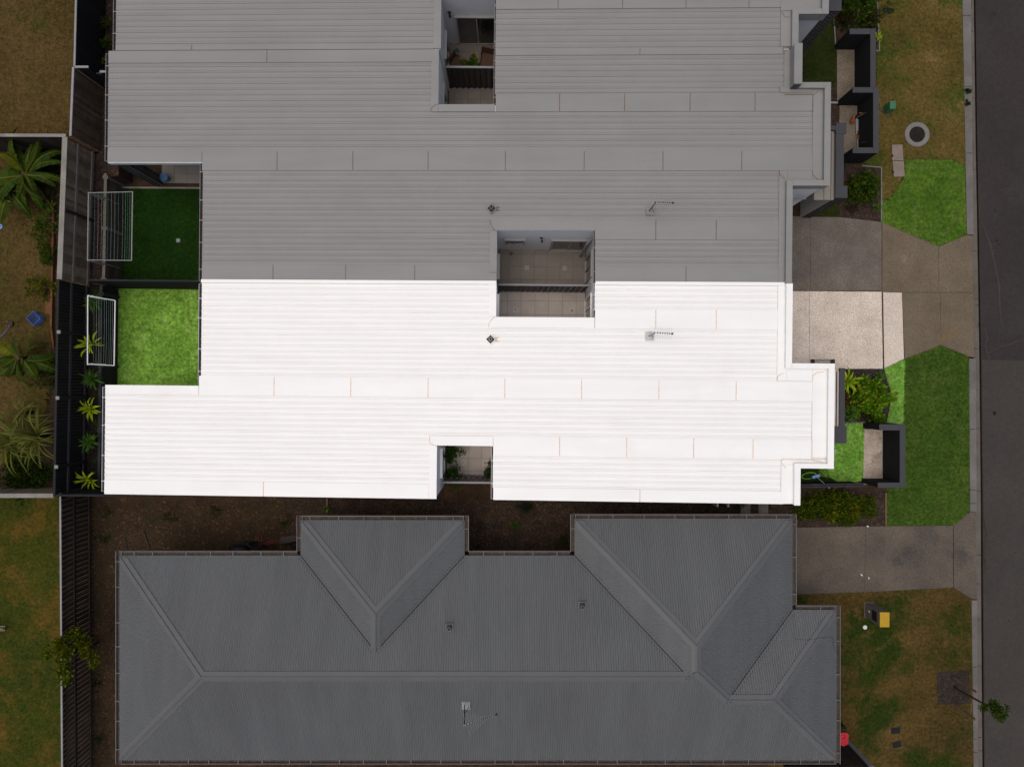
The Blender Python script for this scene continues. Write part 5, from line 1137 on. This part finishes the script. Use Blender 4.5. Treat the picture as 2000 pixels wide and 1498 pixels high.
# milk crate, sprinkler, plank and edging in the garden behind
cx, cy = g(65,622,RZ+.3); a0 = .79
t = thing('milk_crate', 'blue plastic milk crate on the sparse grass', 'crate', (cx, cy, RZ))
def cr(a, b): return (cx+math.cos(a0)*a-math.sin(a0)*b, cy+math.sin(a0)*a+math.cos(a0)*b)
def crbox(a0_, a1_, b0_, b1_, z0, z1, m): m.prism([cr(a0_,b0_), cr(a1_,b0_), cr(a1_,b1_), cr(a0_,b1_)], z0, z1)
S_ = .17
m = MB()
for s in (-1, 1):
    crbox(-S_, S_, s*S_-.01, s*S_+.01, RZ+.27, RZ+.3, m); crbox(s*S_-.01, s*S_+.01, -S_+.011, S_-.011, RZ+.27, RZ+.3, m)
m.build('rim', 'blue', t)
for s, ax in ((-1,0),(1,0),(-1,1),(1,1)):
    m = MB()
    for i in range(6):
        q = -S_+.02+i*(2*S_-.04)/5
        if ax == 0: crbox(q-.007, q+.007, s*S_-.006, s*S_+.006, RZ+.02, RZ+.269, m)
        else: crbox(s*S_-.006, s*S_+.006, q-.007, q+.007, RZ+.02, RZ+.269, m)
    for z in (RZ+.1, RZ+.18):
        if ax == 0: crbox(-S_+.02, S_-.02, s*(S_-.012)-.005, s*(S_-.012)+.005, z, z+.014, m)
        else: crbox(s*(S_-.012)-.005, s*(S_-.012)+.005, -S_+.02, S_-.02, z, z+.014, m)
    m.build('side_lattice', 'blue', t)
m = MB()
for i in range(6):
    q = -S_+.02+i*(2*S_-.04)/5; crbox(q-.007, q+.007, -S_+.02, S_-.02, RZ+.018, RZ+.026, m); crbox(-S_+.02, S_-.02, q-.007, q+.007, RZ+.027, RZ+.035, m)
m.build('base_lattice', 'blue', t)
x, y = g(20,633,RZ+.06); t = thing('sprinkler', 'black lawn sprinkler with orange tabs at the end of the blue hose', 'sprinkler', (x, y, RZ))
MB().prism([(x-.1,y-.06),(x-.03,y-.1),(x+.1,y-.04),(x+.09,y+.08),(x-.06,y+.09)], RZ+.02, RZ+.09).build('body', 'black', t)
for dx, dy in ((-.08,.07),(-.1,-.06),(.0,-.08)): MB().box(x+dx-.022, x+dx+.022, y+dy-.018, y+dy+.018, RZ+.09, RZ+.11).build('tab', 'orange', t)
MB().tube((x-.12,y+.02,RZ+.11), (x+.12,y+.0,RZ+.11), .016, 8).build('spray_bar', 'black', t)
setp(MB().path([g3(*p, RZ+.025) for p in ((17,638),(13,645),(8,651),(2,657),(-6,662),(-30,672))], .013, 6).build('hose', 'hose_blue'), 'thin blue hose running off the left edge', 'hose')
P4 = [g(*q, RZ+.05) for q in ((89,583),(99,583),(98.5,613),(88.5,612))]; setp(MB().prism(P4, RZ+.005, RZ+.05).build('timber_offcut', 'timber_red'), 'short red brown timber offcut beside the edging', 'timber')
t = thing('garden_edging', 'red brown timber edging along the rear garden bed', 'edging', (*g(103,500,RZ), RZ))
for a, b in (((73,365),(104,408)), ((104.5,409),(101.5,530)), ((101.5,531),(99.5,640)), ((100,641),(104,678))):
    p, q = np.array(g(*a, RZ+.12)), np.array(g(*b, RZ+.12)); d = (q-p)/np.linalg.norm(q-p); n = np.array([-d[1], d[0]])*.03
    MB().prism([tuple(p+n), tuple(p-n), tuple(q-n), tuple(q+n)], RZ-.02, RZ+.13).build('board', 'timber_red', t)
x, y = g(18,395,RZ); setp(MB().lathe(x, y, [(0,RZ+.09),(.05,RZ+.08),(.075,RZ+.04),(.06,RZ)], 10).build('plant_pot', 'white_plastic'), 'small upturned white pot on the grass below the large banana', 'pot')
x, y = g(1,443,RZ); setp(MB().lathe(x, y, [(.05,RZ+.01),(.09,RZ+.03),(.05,RZ+.06),(.03,RZ+.03)], 16).build('ring_toy', 'blue_pale'), 'pale blue ring lying at the left edge', 'toy')
t = thing('metal_stand', 'grey metal stand end poking in at the left edge', 'stand', (*g(2,1227), 0))
for dy in (-4, 4): MB().tube(g3(-14,1227+dy,.25), g3(10,1227+dy,.25), .02, 8).build('rail', 'galv_dim', t)
MB().tube(g3(-14,1227,.27), g3(6,1228,.27), .016, 8).build('crossbar', 'yellow', t); MB().tube(g3(9,1223,.25), g3(9,1231,.0), .016, 8).build('leg', 'galv_dim', t)
# wheelbarrow, sheet and bag in the soil beside the charcoal roof
x, y = g(499,1063,.4); t = thing('wheelbarrow', 'black trayed wheelbarrow with red handles on the soil', 'wheelbarrow', (x, y, 0))
m = MB(); n = 14; prof = [(.0,.16),(.6,.2),(.85,.38),(1.0,.45),(.93,.45),(.75,.36),(.5,.23),(0,.2)]
vs = []; fs = []
for f, z in prof: vs += [(x+f*.28*math.cos(2*math.pi*i/n), y+f*.12*math.sin(2*math.pi*i/n), z) for i in range(n)]
for k_ in range(len(prof)-1): fs += [(k_*n+i, k_*n+(i+1) % n, (k_+1)*n+(i+1) % n, (k_+1)*n+i) for i in range(n)]
m.add(vs, fs); m.build('tray', 'black', t, smooth=True)
MB().tube(g3(508,1065,.3), g3(544,1058,.5), .018, 8).build('handle', 'pink_red', t); MB().tube(g3(508,1062,.3), g3(543,1054,.5), .018, 8).build('handle', 'pink_red', t)
MB().path([g3(511,1059,.3), g3(510.5,1048,.25), g3(506.5,1038,.1), g3(504,1049,.25), g3(506,1058,.3)], .012, 6).build('leg_frame', 'pink_red', t)
MB().tube((x-.36,y-.03,.14), (x-.36,y+.03,.14), .14, 14).build('wheel', 'black', t)
P5 = [g(*q, .35) for q in ((545,1053),(549,1049),(572,1045),(584,1046),(584,1056),(556,1061),(544,1062))]
t = thing('timber_sheet', 'brown bent sheet lying against the front hip gutter', 'sheet', (*P5[0], 0))
MB().prism(P5, .31, .35).build('sheet', 'tarp', t)
for px, py in ((560,1052),(576,1052)): 
    x, y = g(px, py); MB().box(x-.05, x+.05, y-.05, y+.05, 0, .309).build('prop', 'timber_slat', t)
x, y = g(465,1074,.2); r = np.random.RandomState(9); m = MB(); n = 14; vs = []; fs = []
for k_, (f, z) in enumerate(((1,.0),(1.05,.1),(.85,.24),(.4,.32),(0.02,.33))): vs += [(x+f*.36*math.cos(2*math.pi*i/n)*(1+.1*r.randn()), y+f*.15*math.sin(2*math.pi*i/n)*(1+.1*r.randn()), z*(1+.1*r.randn())) for i in range(n)]
for k_ in range(4): fs += [(k_*n+i, k_*n+(i+1) % n, (k_+1)*n+(i+1) % n, (k_+1)*n+i) for i in range(n)]
m.add(vs, fs); setp(m.build('rubbish_bag', 'black', smooth=True), 'slumped black bag half under the charcoal roof gutter', 'bag')
t = thing('square_edging', 'thin dark square edging frame on the soil', 'edging', (*g(268,1055), 0))
q = [g(*p, .06) for p in ((242,1048),(279,1037),(291,1070),(249,1078))]
for a, b in zip(q, q[1:]+q[:1]): MB().tube((*a, .03), (*b, .03), .018, 6).build('bar', 'black', t)
setp(MB().prism([g(*p, .06) for p in ((637,973),(640,973),(640,1001),(637,1001))], -.02, .06).build('edging_board', 'stake'), 'tan edging board where the pebbles meet the soil', 'edging', 'garden edging boards')
setp(MB().prism([g(*p, .06) for p in ((1729.5,962),(1731.7,962),(1731.7,1026.5),(1729.5,1026.5))], -.02, .06).build('edging_board', 'stake'), 'tan edging board between the hedge and the verge', 'edging', 'garden edging boards')
def edging(label, pts, mm, w=.018, z=.07):
    t = thing('bed_edging', label, 'edging', (*g(*pts[0]), 0), 'pale bed edgings')
    for a, b in zip(pts, pts[1:]):
        p, q = np.array(g(*a, z)), np.array(g(*b, z)); d = (q-p)/np.linalg.norm(q-p); n = np.array([-d[1], d[0]])*w
        MB().prism([tuple(p+n), tuple(p-n), tuple(q-n), tuple(q+n)], -.03, z).build('board', mm, t)
edging('pale edging round the middle grey front bed', [(1684,324),(1722,327),(1722,432)], 'concrete')
edging('pale edging outside the top charcoal wall', [(1714,5),(1718,100),(1711,99)], 'concrete')
edging('pale edging across the strip between grey house and pad', [(1621,200.5),(1639,201)], 'steel_dim', .03)
edging('pale edging left of the top pebble pad', [(1629,36),(1633,97)], 'concrete')
edging('pale edging at the foot of the white house front bed', [(1648,827),(1690,825)], 'concrete')
edging('pale strip between the patio and the dark turf', [(234,366.5),(392,367.5)], 'concrete', .03, .05)
# gate frame and stepping slabs in the side yard
t = thing('side_gate', 'grey framed side gate between the white house and charcoal roof', 'gate', (*g(1412,990), 0))
for px in (1401.5, 1422.5):
    x, y = g(px, 990, 1.5); MB().box(x-.03, x+.03, -4.22, -3.7, 1.46, 1.5).build('rail', 'cap_light', t); MB().box(x-.03, x+.03, -4.22, -4.16, 0, 1.459).build('post', 'cap_light', t)
for i in range(4):
    x = g(1401.5, 990, 1.5)[0] + .06 + i*.075; MB().box(x, x+.05, -4.2, -4.18, .1, 1.44).build('slat', 'char_wall', t)
for i, (a, b) in enumerate(((1446,1465),(1481,1500))):
    P4 = [g(*q) for q in ((a,978),(b,978),(b,1003),(a,1003))]; setp(MB().prism(P4, -.02, .03).build('stepping_slab', 'pad_dim'), ('left' if i == 0 else 'right')+' stepping slab in the side yard by the gate', 'slab', 'stepping slabs')
# drains in the courtyards
def drain(label, px, py, mm):
    x, y = g(px, py, .03); t = thing('floor_drain', label, 'drain', (x, y, .03), 'square floor drains')
    m = MB()
    for s in (-1, 1): m.box(x-.072, x+.072, y+s*.062-.01, y+s*.062+.01, .025, .037); m.box(x+s*.062-.01, x+s*.062+.01, y-.052, y+.052, .025, .037)
    m.build('rim', mm, t); MB().box(x-.05, x+.05, y-.05, y+.05, .02, .032).build('grate', 'galv_dim', t)
drain('white rimmed floor drain left in the white half courtyard', 1007, 605, 'white_plastic'); drain('white rimmed floor drain right in the white half courtyard', 1117, 607, 'white_plastic')
drain('grey floor drain left in the grey half courtyard', 1029, 523, 'frame_dim'); drain('grey floor drain right in the grey half courtyard', 1103, 524, 'frame_dim')
drain('white rimmed floor drain left among the potted plants', 905.5, 904, 'white_plastic'); drain('white rimmed floor drain right among the potted plants', 948, 904, 'white_plastic')
drain('grey floor drain set in the dark turf', 348, 470, 'gutter_dark')
x, y = g(998.5,495.5,.04); setp(MB().lathe(x, y, [(0,.045),(.06,.045),(.062,.03)], 18).build('drain_cover', 'timber_red'), 'round brown cover on the grey courtyard tiles', 'cover')
# potted plants in the white house plant courtyard
def potted(label, px, py, pr_, ph, R, h, n, mm, leaf=.09, z0=.03, pot='grey_pot'):
    x, y = g(px, py, z0+ph+h*.4); SEED[0] += 1; r = np.random.RandomState(SEED[0])
    t = thing('potted_plant', label, 'potted plant', (x, y, z0), 'potted plants in the courtyards')
    MB().lathe(x, y, [(pr_*.75,z0),(pr_,z0+ph),(pr_*.9,z0+ph),(pr_*.86,z0+ph-.04),(0,z0+ph-.04)], 18).build('pot', pot, t)
    P, nrm, cc = cloud_points(x, y, z0+ph, R, R, h, 18, n, r, .38); V, Fc = leaf_cloud(P-np.array([x, y, z0]), nrm, leaf, SEED[0]); link('foliage', npmesh('foliage', V, Fc, mm), t)
    m = MB()
    for c in cc[:7]: m.tube((x, y, z0+ph-.05), tuple(c), .01, 5, .005)
    m.build('stem', 'stem', t)
potted('potted leafy plant in the upper corner beside the window', 880, 884, .17, .4, .30, .6, 520, 'lf_pot', .11)
potted('bigger potted shrub in the lower corner beside the window', 884, 930, .2, .4, .34, .75, 950, 'lf_pot', .075)
potted('potted plant with dark pot by the right gutter', 955, 925, .2, .4, .18, .35, 200, 'lf_pot', .08, pot='black')
potted('small yellowish potted plant half under the right gutter', 958, 906, .1, .3, .12, .3, 90, 'lf_lime', .07)
potted('small dark potted sprig under the window', 877, 901, .08, .3, .10, .2, 50, 'lf_pot', .08)
p0 = np.array(g3(868,934,2.3)); p1 = np.array(g3(962,934,2.3)); t = thing('string_lights', 'string of small round bulbs across the plant courtyard', 'string lights', tuple(p0))
pts = [p0+(p1-p0)*f+np.array([0, 0, -.05*math.sin(math.pi*f)]) for f in np.linspace(0, 1, 11)]; MB().path([tuple(p) for p in pts], .0035, 4).build('cable', 'black', t)
for f in np.linspace(.03, .97, 9):
    p = p0+(p1-p0)*f; z = p[2]-.05*math.sin(math.pi*f); MB().lathe(p[0], p[1], [(0,z-.035),(.011,z-.025),(.012,z-.012),(.006,z),(0,z+.004)], 10).build('bulb', 'white_plastic', t)
# top courtyard: two rattan chairs, a broad leaved pot and a teal watering can
def chair(label, px, py, ang):
    x, y = g(px, py, .4); c, s = math.cos(ang), math.sin(ang)
    t = thing('rattan_chair', label, 'chair', (x, y, .03), 'rattan chairs in the top courtyard')
    def pr(a0_, a1_, b0_, b1_, z0, z1, nm, mm): MB().prism([(x+c*a-s*b, y+s*a+c*b) for a, b in ((a0_,b0_),(a1_,b0_),(a1_,b1_),(a0_,b1_))], z0, z1).build(nm, mm, t)
    pr(-.24, .24, -.22, .24, .38, .43, 'seat', 'rattan'); pr(-.24, .24, -.27, -.225, .38, .85, 'backrest', 'rattan')
    for k_ in (-1, 1):
        pr(k_*.27-.025, k_*.27+.025, -.25, .26, .60, .64, 'arm', 'wood_arm')
        for b in (-.24, .22): pr(k_*.27-.02, k_*.27+.02, b-.02, b+.02, .03, .60, 'leg', 'wood_arm')
    return t
chair('rattan chair with tan arms left of the broad leaved pot', 893, 128, 2.55+math.pi/2); chair('rattan chair with tan arms half under the right gutter', 952, 118, -.2+math.pi)
x, y = g(919,124,.6); t = thing('potted_plant', 'broad glossy leaved potted plant between the rattan chairs', 'potted plant', (x, y, .03), 'potted plants in the courtyards')
MB().lathe(x, y, [(.12,.03),(.16,.4),(.14,.4),(.13,.36),(0,.36)], 16).build('pot', 'black', t)
rr = random.Random(4)
for ang, L in ((75,.42),(30,.38),(165,.42),(-20,.25)):
    me = banana_leaf(L, .12, .8, .4, rr, 8).mesh('leaf', ['lf_mid', 'lf_mid']); o = link('leaf', me, t, (0, 0, .36)); o.rotation_euler = (rr.uniform(-.3, .3), -.15, math.radians(ang))
x, y = g(892.5,104,.15); t = thing('watering_can', 'teal oval watering can on the top courtyard tiles', 'watering can', (x, y, .03))
m = MB(); n = 18; vs = []; fs = []
for f, z in ((.9,.03),(1,.1),(1,.2),(.85,.24),(.0,.245)): vs += [(x+f*.075*math.cos(2*math.pi*i/n), y+f*.15*math.sin(2*math.pi*i/n), z) for i in range(n)]
for k_ in range(4): fs += [(k_*n+i, k_*n+(i+1) % n, (k_+1)*n+(i+1) % n, (k_+1)*n+i) for i in range(n)]
m.add(vs, fs); m.build('body', 'teal', t, smooth=True); MB().tube((x,y-.12,.08), (x-.06,y-.24,.26), .018, 8).build('spout', 'teal', t); MB().path([(x,y+.1,.24),(x,y+.05,.33),(x,y-.05,.33),(x,y-.1,.25)], .012, 6).build('handle', 'teal', t)
# bucket on the patio
x, y = g(321,347,.25); t = thing('bucket', 'pale blue bucket with lid on the patio tiles by the brick column', 'bucket', (x, y, .03))
MB().lathe(x, y, [(.11,.03),(.14,.3),(.145,.3),(.145,.28)], 20).build('body', 'hose_blue', t); MB().lathe(x, y, [(0,.325),(.13,.32),(.15,.31),(.15,.295)], 20).build('lid', 'blue_grey' if 'blue_grey' in M else 'hose_blue', t)
MB().path([(x-.15,y,.29),(x-.1,y-.16,.2),(x+.1,y-.16,.2),(x+.15,y,.29)], .006, 5).build('handle', 'galv_dim', t)
# kerb weeds, litter
for i, (px, py) in enumerate(((1891,179),(1890,201))):
    shrub('weed tuft growing across the kerb, '+('upper' if i == 0 else 'lower')+' of two', px, py, .02, .10, .07, .08, 120, .06, 'lf_dark', 6, .5, name='weed', group='weeds in the kerb', cat='weed', stems=False)
for i, (px, py, lb) in enumerate(((1683,1123,'white paper scrap on the lower driveway'), (1697,1129,'second smaller paper scrap on the lower driveway'), (1632,880,'white scrap on the front lawn beside the white wall'))):
    x, y = g(px, py, .05); r = rng.uniform(0, 3); c, s = math.cos(r), math.sin(r)
    m = MB(); m.add([(x-.06*c, y-.06*s, .036), (x+.03*s, y-.03*c, .05), (x+.06*c, y+.06*s, .04), (x-.02*s, y+.03*c, .058), (x, y, .05)], [(0, 1, 4), (1, 2, 4), (2, 3, 4), (3, 0, 4)])
    setp(m.build('paper_scrap', 'white_plastic'), lb, 'litter', 'paper scraps')
